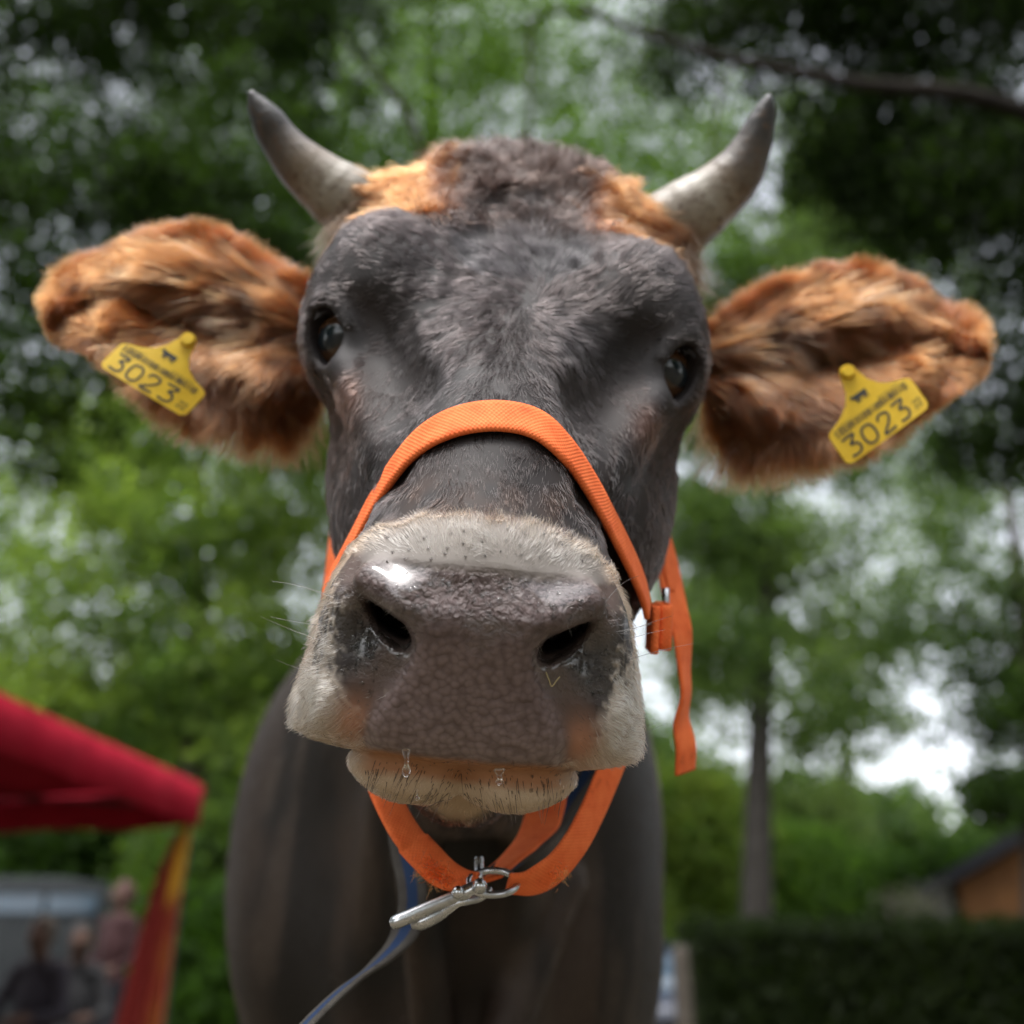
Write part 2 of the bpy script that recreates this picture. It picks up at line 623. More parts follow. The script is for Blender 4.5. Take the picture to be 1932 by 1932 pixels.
def surface_nets(F, gx, gy, gz):
    neg = F < 0
    nx, ny, nz = F.shape
    c = np.zeros((nx - 1, ny - 1, nz - 1), np.int8)
    for i in (0, 1):
        for j in (0, 1):
            for k in (0, 1):
                c += neg[i:nx - 1 + i, j:ny - 1 + j, k:nz - 1 + k]
    act = np.argwhere((c > 0) & (c < 8))
    ids = np.full(c.shape, -1, np.int64)
    ids[tuple(act.T)] = np.arange(len(act))
    acc = np.zeros((len(act), 3)); cnt = np.zeros(len(act))
    G = (gx, gy, gz)
    for axis in range(3):
        o1, o2 = [q for q in range(3) if q != axis]
        for e1 in (0, 1):
            for e2 in (0, 1):
                i0 = act.copy(); i0[:, o1] += e1; i0[:, o2] += e2
                i1 = i0.copy(); i1[:, axis] += 1
                f0, f1 = F[tuple(i0.T)], F[tuple(i1.T)]
                m = (f0 < 0) != (f1 < 0)
                tt = np.where(m, f0 / np.where(m, f0 - f1, 1), 0)
                P = np.stack([G[q][i0[:, q]] for q in range(3)], -1).astype(float)
                P[:, axis] += tt * (G[axis][i1[:, axis]] - G[axis][i0[:, axis]])
                acc += P * m[:, None]; cnt += m
    V = acc / np.maximum(cnt, 1)[:, None]
    quads = []
    for axis in range(3):
        sl0 = [slice(1, -1)] * 3; sl1 = [slice(1, -1)] * 3
        sl0[axis] = slice(0, -1); sl1[axis] = slice(1, None)
        a, b = neg[tuple(sl0)], neg[tuple(sl1)]
        e = np.argwhere(a != b)
        e2 = e.copy()
        for q in range(3):
            if q != axis: e2[:, q] += 1
        flip = a[tuple(e.T)]
        o1, o2 = (axis + 1) % 3, (axis + 2) % 3
        def idx(d1, d2):
            w = e2.copy(); w[:, o1] -= d1; w[:, o2] -= d2
            return ids[tuple(w.T)]
        q = np.stack([idx(0, 0), idx(1, 0), idx(1, 1), idx(0, 1)], -1)
        q[~flip] = q[~flip][:, ::-1]
        quads.append(q)
    return V, np.vstack(quads)


F = np.full((len(GX), len(GY), len(GZ)), 0.5, np.float32)
hx = (GX > -0.19) & (GX < 0.19); hy = (GY > -0.215) & (GY < 0.40); hz = GZ < 1.0
X2, Y2 = np.meshgrid(GX[hx], GY[hy], indexing='ij')
half = GX[hx]
mm = poly_sdf(np.abs(X2) / FM, Y2 / FM, MUZ).astype(np.float32)
mp = poly_sdf(np.abs(X2) / FP, Y2 / FP, PAD).astype(np.float32)
HB = np.zeros((hx.sum(), hy.sum(), hz.sum()), np.float32)
zz = GZ[hz]
for c0 in range(0, len(zz), 24):
    zc = zz[c0:c0 + 24]
    HB[:, :, c0:c0 + 24] = head_sdf(X2[..., None].astype(np.float32), Y2[..., None].astype(np.float32), zc[None, None, :],
                                    (mm[..., None], mp[..., None]))
F[np.ix_(hx, hy, hz)] = HB
bz = GZ > 0.70
zb = GZ[bz]
XB, YB = np.meshgrid(GX, GY, indexing='ij')
BB = np.zeros((len(GX), len(GY), bz.sum()), np.float32)
for c0 in range(0, len(zb), 24):
    BB[:, :, c0:c0 + 24] = body_sdf(XB[..., None], YB[..., None], zb[None, None, c0:c0 + 24])
F[:, :, bz] = smin(F[:, :, bz], BB, 0.07)
del BB, HB
COW_V, COW_Q = surface_nets(F, GX, GY, GZ)
del F


def cow_grad(V, h=0.0006):
    g = np.zeros_like(V)
    for q in range(3):
        e = np.zeros(3); e[q] = h
        g[:, q] = (full_sdf(*(V + e).T) - full_sdf(*(V - e).T)) / (2 * h)
    return g


for it in range(2):
    f = full_sdf(*COW_V.T)
    g = cow_grad(COW_V)
    step = f / np.maximum((g * g).sum(1), 0.05)
    step = np.clip(step, -0.004, 0.004)
    COW_V = COW_V - g * step[:, None] * 0.9
COW_N = norm(cow_grad(COW_V, 0.0012))

# ---- coat pattern
def lerp(a, b, w):
    w = np.asarray(w)[..., None]
    return np.asarray(a) * (1 - w) + np.asarray(b) * w


def coat(P):
    """skin colour, hair colour, hair length, hair density, wetness for head-frame points"""
    x, y, z = P.T
    zc = np.maximum(z, 0.3)
    a, b = x / (KPX * zc), y / (KPX * zc)
    aa = np.abs(a)
    sm_ = poly_sdf(np.abs(x) / FM, y / FM, MUZ)
    sp_ = poly_sdf(np.abs(x) / FP, y / FP, PAD)
    n1, n2, n3 = noise3(P, 25, 1), noise3(P, 90, 2), noise3(P, 9, 3)
    n = len(P)
    hair = lerp((0.0085, 0.0078, 0.0086), (0.020, 0.0180, 0.0190), np.clip(0.5 + 0.5 * n1 + 0.3 * n2, 0, 1))
    brown = np.clip(smoothstep(180, 320, aa) * smoothstep(330, 150, b) * 0.9 + 0.35 * (n3 > 0.1) + 0.2 * n1, 0, 1)
    hair = lerp(hair, (0.028, 0.0145, 0.010), brown * 0.6)
    # warm brown on the bridge just above the white band
    hair = lerp(hair, (0.046, 0.025, 0.017), smoothstep(110, 10, b) * smoothstep(190, 120, aa) * np.clip(0.4 + 0.8 * n2, 0, 1) * 0.8)
    # grey-black ring round the eye, sparse
    de = np.sqrt(((aa - 312) / 46) ** 2 + ((b - 292) / 62) ** 2)
    hair = lerp(hair, (0.022, 0.019, 0.020), smoothstep(1.3, 0.8, de))
    pinkish = np.exp(-((aa - 285) / 26) ** 2 - ((b - 190) / 38) ** 2)
    hair = lerp(hair, (0.12, 0.06, 0.045), np.clip(pinkish * 0.7, 0, 1))
    # tan tufts at the horns
    left_w = smoothstep(70 + 26 * n1, 135 + 20 * n1, -a) * smoothstep(478 + 34 * n2 - 0.10 * (aa - 200), 520 + 26 * n2 - 0.10 * (aa - 200), b)
    right_w = smoothstep(100 + 26 * n1, 160 + 20 * n1, a) * smoothstep(500 + 34 * n2 - 0.25 * (aa - 200), 545 + 26 * n2 - 0.25 * (aa - 200), b)
    tan = np.clip(np.maximum(left_w, right_w), 0, 1) * (z > 0.72) * (z < 1.0)
    hair = lerp(hair, lerp((0.075, 0.019, 0.0045), (0.15, 0.046, 0.012), np.clip(0.5 + 0.9 * n2, 0, 1)), tan)
    hair = lerp(hair, (0.05, 0.023, 0.012), tan * smoothstep(235, 320, aa) * 0.85)
    # poll dark brown
    poll = smoothstep(505 + 40 * n1, 625 + 40 * n1, b) * smoothstep(150, 90, aa)
    hair = lerp(hair, (0.018, 0.0115, 0.0095), poll)
    # white muzzle ring with a tan outer edge
    front = smoothstep(0.645, 0.60, z)
    wh = smoothstep(9, -9, sm_ + 7 * n2 + 4 * n1 - 4) * front
    lowlip = smoothstep(-0.128, -0.134, y) * smoothstep(0.600, 0.586, z + 0.005 * n1) * smoothstep(-0.176, -0.168, y + 0.35 * np.maximum(0, z - 0.575) + 0.010 * np.exp(-(a / 34) ** 2))
    white = lerp((0.37, 0.345, 0.305), (0.51, 0.485, 0.44), np.clip(0.5 + 0.8 * n2, 0, 1))
    edge_t = smoothstep(-46, -4, sm_) * smoothstep(20, -60, b - 0) * (0.75 + 0.25 * n2)
    edge_t = np.maximum(edge_t, smoothstep(-16, -2, sm_) * 0.8)
    edge_t = np.maximum(edge_t, smoothstep(-385, -450, b) * smoothstep(190, 240, aa) * 0.55)
    white = lerp(white, (0.32, 0.185, 0.09), np.clip(edge_t, 0, 1))
    hair = lerp(hair, white, wh)
    hair = lerp(hair, lerp((0.40, 0.285, 0.185), (0.50, 0.39, 0.28), np.clip(0.5 + n1, 0, 1)), lowlip)
    # dark wet skin between nostril and white fur
    a_out = np.interp(-b, [95, 130, 170, 220, 290, 340, 390, 430, 470], [256, 284, 294, 294, 282, 262, 234, 210, 196])
    n4 = noise3(P, 720, 8)
    dark = smoothstep(a_out + 20, a_out - 20, aa + 24 * n2 + 8 * n1 + 34 * n4) * smoothstep(-88, -112, b) * front * (sp_ > -8) * (sm_ < -10)
    # pink-orange lip corners
    lipc = np.exp(-((aa - 218) / 34) ** 2 - ((b + 418) / 46) ** 2) * front
    pad = smoothstep(9, -12, sp_ + 5 * n2) * smoothstep(0.575, 0.55, z)
    nostril = smoothstep(0.531, 0.543, z) * (sm_ < -40) * (sp_ < 120) * (z < 0.62) * (y > -0.10) * (y < -0.02)
    hair = np.where((z > 0.98)[:, None], lerp((0.009, 0.0065, 0.0052), (0.036, 0.022, 0.0150), np.clip(0.45 + 1.3 * noise3(P * np.array([1, 0.30, 1]), 19, 17) + 0.5 * n1, 0, 1) * smoothstep(-0.40, -0.10, x)), hair)
    hair = np.where((z > 0.98)[:, None], lerp(hair, (0.085, 0.060, 0.044), np.clip(1.5 * noise3(P * np.array([1, 0.22, 1]), 34, 18) - 0.35, 0, 0.28)), hair)
    skin = hair * np.where(z > 1.0, 0.8, 1.0)[:, None]
    skin = lerp(skin, (0.34, 0.27, 0.22), wh * 0.55)
    skin = lerp(skin, lerp((0.085, 0.058, 0.050), (0.030, 0.025, 0.025), smoothstep(30, 80, sp_)), dark)
    skin = lerp(skin, (0.40, 0.19, 0.115), np.clip(lipc * 0.9, 0, 1))
    padc = lerp((0.118, 0.084, 0.083), (0.168, 0.124, 0.120), np.clip(0.5 + 0.7 * n1, 0, 1))
    padc = lerp(padc, (0.066, 0.044, 0.044), smoothstep(-300, -190, b) * 0.7)
    padc = lerp(padc, (0.195, 0.145, 0.138), smoothstep(-360, -465, b) * 0.8)
    padc = lerp(padc, (0.20, 0.175, 0.165), smoothstep(-128, -100, b + 6 * n2) * smoothstep(230, 150, aa))
    skin = lerp(skin, padc, pad)
    skin = lerp(skin, (0.020, 0.012, 0.010), nostril)
    inner = lowlip * smoothstep(-522, -502, b + 12 * n1) * smoothstep(215, 160, aa)
    skin = lerp(skin, (0.33, 0.155, 0.075), inner)
    hair = lerp(hair, (0.42, 0.22, 0.13), np.clip(lipc, 0, 1) * 0.8 * wh)
    speck = np.clip(dark * 1.1 - 0.15, 0, 1)
    hair = lerp(hair, (0.045, 0.038, 0.034), speck)
    # length
    L = np.full(n, 0.0066)
    L = L + 0.0065 * np.exp(-((a - 20) / 170) ** 2 - ((b - 410) / 130) ** 2)
    L = np.where(b > 470, L + 0.008 * smoothstep(470, 560, b), L)
    L = L + 0.012 * poll + 0.007 * tan
    L = lerp(L[:, None], np.full((n, 1), 0.0068), wh)[:, 0]
    L = np.where(lowlip > 0.5, 0.0034, L)
    L = L * (1 - 0.25 * np.exp(-((aa - 268) / 75) ** 2 - ((b - 390) / 80) ** 2))
    band = smoothstep(-114, -52, b + 6 * n2)
    nearpad = wh * (sp_ > -30) * (b > -118) * smoothstep(245, 215, aa)
    L = L * (1 - nearpad * (1 - band) * 0.6)
    L = L * np.where(de < 1.1, 0.5, 1.0) * (1 - 0.45 * dark)
    L = np.where(z > 0.98, 0.009, L)
    dens = np.ones(n)
    fade_top = smoothstep(-128, -96, b + 5 * n2) * smoothstep(240, 200, aa)
    dens = dens * (1 - pad * (1 - 0.55 * fade_top)) * (1 - np.clip(dark * 1.1, 0, 0.9)) * (1 - nostril) * (1 - 0.92 * inner) * (1 - 0.8 * np.clip(lipc * 1.2 - 0.3, 0, 1))
    dens = dens * (1 - nearpad * (1 - band) * 0.7)
    skin = lerp(skin, (0.21, 0.19, 0.178), nearpad * 0.8 * (1 - pad))
    dens = np.where(de < 0.62, 0, dens)
    wet = pad * 0.9
    return dict(skin=np.clip(skin, 0, 1), hair=np.clip(hair, 0, 1), L=L, dens=dens, wet=wet, pad=pad, wh=wh, dark=dark, poll=poll, tan=tan, a=a, b=b, sm=sm_, sp=sp_, low=lowlip, de=de)


# ---- materials of the cow
t = NT('cow_skin')
co = t.objco()
at = t.attr('skin')
t.link(at.outputs['Color'], t.p.inputs['Base Color'])
wet = t.attr('wet').outputs['Fac']; padm = t.attr('pad').outputs['Fac']; film = t.attr('film').outputs['Fac']
# pebbled skin of the nose pad
warp = t.noise(140, 2, 0.5, co)
mixv = t.new('ShaderNodeMix'); mixv.data_type = 'VECTOR'
mixv.inputs[0].default_value = 0.0012
t.link(co, mixv.inputs[4]); t.link(warp.outputs['Color'], mixv.inputs[5])
vor = t.new('ShaderNodeTexVoronoi', feature='SMOOTH_F1')
vor.inputs['Scale'].default_value = 265
vor.inputs['Smoothness'].default_value = 0.35
t.link(mixv.outputs[1], vor.inputs['Vector'])
peb = t.math('SUBTRACT', 1.0, t.math('MULTIPLY', vor.outputs['Distance'], vor.outputs['Distance']))
# running water film: long smooth ripples
wv = t.noise(210, 4, 0.55, co); wv.inputs['Distortion'].default_value = 1.2
peb2 = t.math('MULTIPLY', peb, padm)
hgt = t.math('ADD', t.math('MULTIPLY', peb2, 1.0), t.math('MULTIPLY', t.math('MULTIPLY', wv.outputs[0], film), 7.0))
fine_n = t.noise(1400, 3, 0.6, co)
hgt = t.math('ADD', hgt, t.math('MULTIPLY', fine_n.outputs[0], 0.12))
t.bump(hgt, 0.75, 0.0011)
# pebble tops paler than the furrows
mul = t.new('ShaderNodeMix'); mul.data_type = 'RGBA'; mul.blend_type = 'MULTIPLY'
rp = t.ramp(peb, [(0.45, (0.76, 0.72, 0.70)), (0.80, (1.0, 0.98, 0.97)), (0.95, (1.16, 1.14, 1.12))])
t.link(padm, mul.inputs[0]); t.link(at.outputs['Color'], mul.inputs[6]); t.link(rp.outputs[0], mul.inputs[7])
t.link(mul.outputs[2], t.p.inputs['Base Color'])
rr = t.new('ShaderNodeMapRange')
rr.inputs['To Min'].default_value = 0.62; rr.inputs['To Max'].default_value = 0.34
t.link(wet, rr.inputs[0]); t.link(rr.outputs[0], t.p.inputs['Roughness'])
t.link(film, t.p.inputs['Coat Weight'])
t.p.inputs['Specular IOR Level'].default_value = 0.32
t.set(Coat_Roughness=0.06, Coat_IOR=1.65)
t.p.inputs['Subsurface Weight'].default_value = 0.0
M_SKIN = t.m


def hair_mat(name, rough=0.45):
    t = NT(name)
    t.n.remove(t.p)
    h = t.new('ShaderNodeBsdfHairPrincipled')
    h.parametrization = 'COLOR'
    t.link(t.attr('col').outputs['Color'], h.inputs['Color'])
    h.inputs['Roughness'].default_value = rough
    h.inputs['Radial Roughness'].default_value = 0.5
    h.inputs['Random Roughness'].default_value = 0.2
    h.inputs['IOR'].default_value = 1.42
    t.link(h.outputs[0], t.out.inputs[0])
    return t.m


M_FUR = hair_mat('cow_fur', 0.30)


def fur(name, parent, mat, R, N, flow, L, lift, col, r0=0.00012, nseg=5, jit=0.18, wav=0.0, wfreq=60, seed=0, bend=0.8, conv=h2w, droop=0.0):
    """hair curves: roots R, normals N, flow (tangent) directions, lengths L"""
    n = len(R)
    rg = np.random.default_rng(seed + 11)
    flow = flow + jit * rg.normal(size=(n, 3))
    flow = norm(flow - N * np.sum(flow * N, 1, keepdims=True))
    L = L * rg.uniform(0.65, 1.2, n)
    lift = np.broadcast_to(lift, (n,)) * rg.uniform(0.7, 1.3, n)
    pts = np.zeros((n, nseg, 3))
    p = R - N * 0.0006
    pts[:, 0] = p
    for i in range(1, nseg):
        tt = (i - 0.5) / (nseg - 1)
        d = N * (lift * (1 - bend * tt))[:, None] + flow * (1 - lift * (1 - bend * tt) * 0.5)[:, None]
        if wav:
            w = np.stack([noise3(p, wfreq, seed + 5), noise3(p, wfreq, seed + 6), noise3(p, wfreq, seed + 7)], -1)
            d = d + w * wav * (0.3 + tt)
        if droop:
            d = d + np.array([0, -droop * tt, 0])
        p = p + norm(d) * (L / (nseg - 1))[:, None]
        pts[:, i] = p
    cu = bpy.data.hair_curves.new(name)
    cu.add_curves([nseg] * n)
    W = conv(pts.reshape(-1, 3)).astype(np.float32)
    cu.attributes['position'].data.foreach_set('vector', np.ascontiguousarray(W).ravel())
    ra = cu.attributes.get('radius') or cu.attributes.new('radius', 'FLOAT', 'POINT')
    r0 = np.broadcast_to(r0, (n,))
    rad = (r0[:, None] * np.linspace(1, 0.25, nseg)[None] ** 0.8).astype(np.float32)
    ra.data.foreach_set('value', np.ascontiguousarray(rad).ravel())
    ca = cu.attributes.new('col', 'FLOAT_COLOR', 'CURVE')
    c = np.ones((n, 4), np.float32)
    c[:, :3] = np.clip(col * rg.uniform(0.72, 1.28, (n, 1)), 0, 0.9)
    ca.data.foreach_set('color', c.ravel())
    cu.materials.append(mat)
    o = bpy.data.objects.new(name, cu)
    COL.objects.link(o)
    if parent is not None:
        o.parent = parent
        if parent.parent is None:
            o.matrix_parent_inverse = Matrix.Translation(-Vector(parent.location))
    o['kind'] = 'stuff'
    return o


# ---- assemble
COW_BASE = (BX, 1.5, 0.0)
cow = empty('cow', COW_BASE, 'dark brown horned cow in an orange halter, nose close to the viewer', 'cow')
body_me = np_mesh('body', h2w(COW_V), COW_Q)
A = coat(COW_V)
set_col(body_me, 'skin', A['skin'])
set_float(body_me, 'wet', A['wet'])
set_float(body_me, 'pad', A['pad'])
_nf = noise3(COW_V, 60, 21)
film = A['pad'] * smoothstep(-265, -195, A['b'] + 46 * _nf) * smoothstep(-100, -135, A['b']) + 1.0 * A['dark'] * smoothstep(-0.45, 0.1, _nf + 0.35 * np.exp(-((np.abs(A['a']) - 235) / 30) ** 2 - ((A['b'] + 270) / 45) ** 2)) * smoothstep(-345, -300, A['b']) * smoothstep(-150, -190, A['b'])
film = film * (0.45 + 0.55 * smoothstep(-0.45, 0.15, noise3(COW_V, 95, 23)))
set_float(body_me, 'film', np.clip(film, 0, 1))
body = link('body', body_me, M_SKIN, cow)

# fur roots over the visible side
tri = np.vstack([COW_Q[:, [0, 1, 2]], COW_Q[:, [0, 2, 3]]])
A0, B0, C0 = COW_V[tri[:, 0]], COW_V[tri[:, 1]], COW_V[tri[:, 2]]
area = 0.5 * np.linalg.norm(np.cross(B0 - A0, C0 - A0), axis=1)
cen = (A0 + B0 + C0) / 3
cn = norm(COW_N[tri[:, 0]] + COW_N[tri[:, 1]] + COW_N[tri[:, 2]])
facing = -np.sum(cn * norm(cen), 1)
vis = smoothstep(-0.45, -0.1, facing)
is_head = cen[:, 2] < 0.97
wgt = area * vis * np.where(is_head, 1.0, 0.06)
wgt *= np.where((cen[:, 2] < 0.60) & (cen[:, 1] < 0.0), 2.0, 1.0)       # dense short nap on the muzzle
N_FUR = 300000
pick = RNG.choice(len(tri), N_FUR, p=wgt / wgt.sum())
u, v = RNG.random(N_FUR), RNG.random(N_FUR)
fl = u + v > 1; u[fl], v[fl] = 1 - u[fl], 1 - v[fl]
w_ = (1 - u - v)[:, None]
R = A0[pick] * w_ + B0[pick] * u[:, None] + C0[pick] * v[:, None]
N = norm(COW_N[tri[pick, 0]] * w_ + COW_N[tri[pick, 1]] * u[:, None] + COW_N[tri[pick, 2]] * v[:, None])
K = coat(R)
keep = RNG.random(N_FUR) < K['dens']
R, N = R[keep], N[keep]
K = {k: q[keep] for k, q in K.items()}
a, b = K['a'], K['b']
# flow: away from the whorl on the forehead with a twist; down the nose; outward on the muzzle
wh_c = (36, 405)
ra_, rb_ = a - wh_c[0], b - wh_c[1]
rr_ = np.sqrt(ra_ ** 2 + rb_ ** 2) + 1e-6
tw = 0.75 * np.exp(-rr_ / 120)
fx = ra_ / rr_ - tw * rb_ / rr_
fy = rb_ / rr_ + tw * ra_ / rr_
down = smoothstep(300, 100, b)
fx = fx * (1 - down * 0.65) + 0.0 * down
fy = fy * (1 - down) - 1.0 * down
FL = np.stack([fx, fy, -0.55 * down + 0.3 * (1 - down) * np.sign(fy)], -1)
mdir = np.stack([np.sign(a) * smoothstep(20, 200, np.abs(a)) * 0.8, np.where(b > -110, 0.5, -0.55), np.full_like(a, 0.25)], -1)
wm = np.clip(K['wh'] + K['low'], 0, 1)
FL = FL * (1 - wm[:, None]) + mdir * wm[:, None]
lowd = np.stack([a / 300, np.full_like(a, -0.8), np.full_like(a, -0.3)], -1)
FL = np.where((K['low'] > 0.5)[:, None], lowd, FL)
FL = FL + 0.36 * np.stack([noise3(R, 45, 31), noise3(R, 45, 32), noise3(R, 45, 33)], -1) + 0.30 * np.stack([noise3(R, 190, 34), noise3(R, 190, 35), noise3(R, 190, 36)], -1)
tn_ = K['tan'][:, None]
FL = FL * (1 - tn_) + np.stack([np.sign(a) * 0.9, np.full_like(a, 0.1 - 0.2), np.zeros_like(a)], -1) * tn_
bodyflow = np.array([0, -0.9, 0.3])
FL = np.where((R[:, 2] > 1.0)[:, None], bodyflow, FL)
lift = 0.27 + 0.28 * K['wh'] + 0.5 * K['poll'] + 0.2 * K['tan'] + 0.15 * np.exp(-rr_ / 150)
lift = np.where(K['low'] > 0.5, 0.35, lift)
rad0 = np.where(R[:, 2] > 1.0, 0.00032, np.where(K['wh'] + K['low'] > 0.5, 0.00012, 0.00021))
rad0 = np.where(b > 470, 0.00026, rad0)
lift = lift * (1 + 0.45 * noise3(R, 210, 37))
K['hair'] = K['hair'] * (1 + 0.30 * noise3(R, 230, 38) + 0.25 * noise3(R, 500, 39))[:, None]
fur('coat', cow, M_FUR, R, N, FL, K['L'], lift, K['hair'], rad0, 5, 0.10, wav=0.35, wfreq=120, seed=1)

# forelock: longer curls on the poll between the horns
m_ = (np.abs(cen[:, 0] / (KPX * cen[:, 2])) < 175) & (cen[:, 1] / (KPX * cen[:, 2]) > 520) & (cen[:, 2] < 0.93)
wg = area * m_ * smoothstep(525, 640, cen[:, 1] / (KPX * cen[:, 2]) + 40 * noise3(cen, 30, 47))
pk = RNG.choice(len(tri), 18000, p=wg / wg.sum())
u, v = RNG.random((2, len(pk))); fl = u + v > 1; u[fl], v[fl] = 1 - u[fl], 1 - v[fl]
w_ = (1 - u - v)[:, None]
R = A0[pk] * w_ + B0[pk] * u[:, None] + C0[pk] * v[:, None]
N = cn[pk]
K = coat(R)
FLk = np.stack([noise3(R, 30, 41) * 1.0 + R[:, 0] * 5, 0.55 + noise3(R, 30, 42), -0.4 + noise3(R, 30, 43)], -1)
colr = lerp(K['hair'], (0.017, 0.0105, 0.0085), 0.8 * smoothstep(150, 100, np.abs(K['a'])))
fur('forelock', cow, M_FUR, R, N, FLk, np.full(len(R), 0.028), 0.62, colr * (1 + 0.6 * noise3(R, 160, 44))[:, None], 0.00028, 7, 0.18, wav=1.2, wfreq=70, seed=2, bend=0.9)
# hair hanging down below each horn root
for sx in (-1, 1):
    R = np.array([hp(sx * 318, 505, 0.815)]) + RNG.normal(size=(700, 3)) * np.array([0.006, 0.009, 0.010])
    N = norm(np.array([[sx * 0.8, -0.2, -0.5]]) + RNG.normal(size=(700, 3)) * 0.3)
    FLk = np.array([[sx * 0.25, -1.0, 0.05]]) + RNG.normal(size=(700, 3)) * 0.25
    cc = np.tile(np.array([[0.06, 0.032, 0.018]]), (700, 1))
    fur('tuft', cow, M_FUR, R, N, FLk, np.full(700, 0.034), 0.3, cc, 0.00020, 6, 0.2, wav=0.6, wfreq=50, seed=5 + sx)

# ---- eyes
t = NT('eyeball')
t.link(t.attr('col').outputs['Color'], t.p.inputs['Base Color'])
t.set(Roughness=0.04)
t.p.inputs['Specular IOR Level'].default_value = 0.45
M_EYE = t.m
for sx in (-1, 1):
    th, ph = np.meshgrid(np.linspace(0, np.pi, 40), np.linspace(0, 2 * np.pi, 48, endpoint=False), indexing='ij')
    lx, ly, lz = np.sin(th) * np.cos(ph), np.sin(th) * np.sin(ph), np.cos(th)
    rbul = EYE_R * (1 + 0.06 * np.exp(-(th / 0.5) ** 2))
    mirror = np.array([sx, 1, 1])
    AXm, UPm, SDm = EYE_AX * mirror, EYE_UP * mirror, EYE_SD * mirror
    c = EYE_C * mirror - AXm * 0.0025
    V = c + (rbul * lx)[..., None] * SDm + (rbul * ly)[..., None] * UPm + (rbul * lz)[..., None] * AXm
    nI, nJ = th.shape
    ii, jj = np.meshgrid(np.arange(nI - 1), np.arange(nJ), indexing='ij')
    j2 = (jj + 1) % nJ
    Fq = np.stack([ii * nJ + jj, ii * nJ + j2, (ii + 1) * nJ + j2, (ii + 1) * nJ + jj], -1).reshape(-1, 4)
    if sx > 0: Fq = Fq[:, ::-1]
    me = np_mesh('eye', h2w(V.reshape(-1, 3)), Fq)
    pup = np.sqrt((lx / 0.62) ** 2 + (ly / 0.36) ** 2).ravel()
    iris = np.sqrt(lx ** 2 + ly ** 2).ravel()
    cc = lerp((0.010, 0.014, 0.018), (0.070, 0.034, 0.016), smoothstep(0.85, 1.15, pup))
    cc = lerp(cc, (0.05, 0.028, 0.018), smoothstep(0.78, 0.9, iris))
    set_col(me, 'col', cc)
    link('eye', me, M_EYE, cow)

# ---- horns
t = NT('horn_keratin')
co = t.objco()
ht = t.attr('ht').outputs['Fac']
nz = t.noise(38, 5, 0.65, co); nz2 = t.noise(130, 5, 0.7, co)
f = t.math('ADD', ht, t.math('MULTIPLY', t.math('SUBTRACT', nz.outputs[0], 0.5), 0.35))
rp = t.ramp(f, [(0.0, (0.11, 0.078, 0.05)), (0.14, (0.22, 0.185, 0.145)), (0.36, (0.25, 0.22, 0.175)), (0.50, (0.16, 0.122, 0.085)), (0.64, (0.075, 0.057, 0.044)), (0.80, (0.028, 0.024, 0.022)), (1.0, (0.02, 0.018, 0.018))])
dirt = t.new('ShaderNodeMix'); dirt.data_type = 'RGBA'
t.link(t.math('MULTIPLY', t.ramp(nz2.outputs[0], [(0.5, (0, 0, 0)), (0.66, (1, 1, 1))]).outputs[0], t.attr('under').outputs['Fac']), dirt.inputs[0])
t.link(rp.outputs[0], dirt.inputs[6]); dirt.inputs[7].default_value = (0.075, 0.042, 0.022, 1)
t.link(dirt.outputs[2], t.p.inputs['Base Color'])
t.set(Roughness=0.42)
t.bump(t.math('ADD', t.noise(60, 4, 0.6, co).outputs[0], t.math('MULTIPLY', nz2.outputs[0], 0.5)), 0.5, 0.003)
M_HORN = t.m
HORNS = (('horn', [(735, 428, 66, .835), (660, 383, 66, .83), (606, 344, 57, .825), (562, 306, 47, .82), (528, 264, 38, .815), (506, 229, 32, .81), (485, 197, 20, .805), (471, 171, 8, .80)]),
         ('horn', [(1222, 446, 66, .845), (1293, 408, 67, .84), (1344, 372, 59, .835), (1386, 332, 50, .83), (1413, 288, 40, .825), (1431, 243, 30, .82), (1445, 206, 20, .815), (1453, 178, 9, .81)]))
for nm, hpts in HORNS:
    P = np.array([pix(q[0], q[1], q[3]) for q in hpts])
    r = np.array([q[2] * KPX * q[3] for q in hpts])
    PR = spline(np.hstack([P, r[:, None]]), 60)
    tt = np.linspace(0, 1, 60)
    rad = PR[:, 3] * (1 + 0.009 * np.sin(tt * 60) * np.exp(-((tt - 0.3) / 0.16) ** 2) + 0.012 * np.sin(tt * 23 + 1))
    # rounded tip
    rad[-4:] *= np.array([0.97, 0.88, 0.70, 0.38])
    me = tube_mesh('horn', PR[:, :3], rad, 28)
    hv = np.concatenate([np.repeat(tt, 28), [0, 1]])
    set_float(me, 'ht', hv)
    nv = np.zeros(len(me.vertices) * 3, np.float32)
    me.vertices.foreach_get('normal', nv)
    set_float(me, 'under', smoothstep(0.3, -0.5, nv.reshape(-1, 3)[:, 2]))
    link('horn', me, M_HORN, cow)

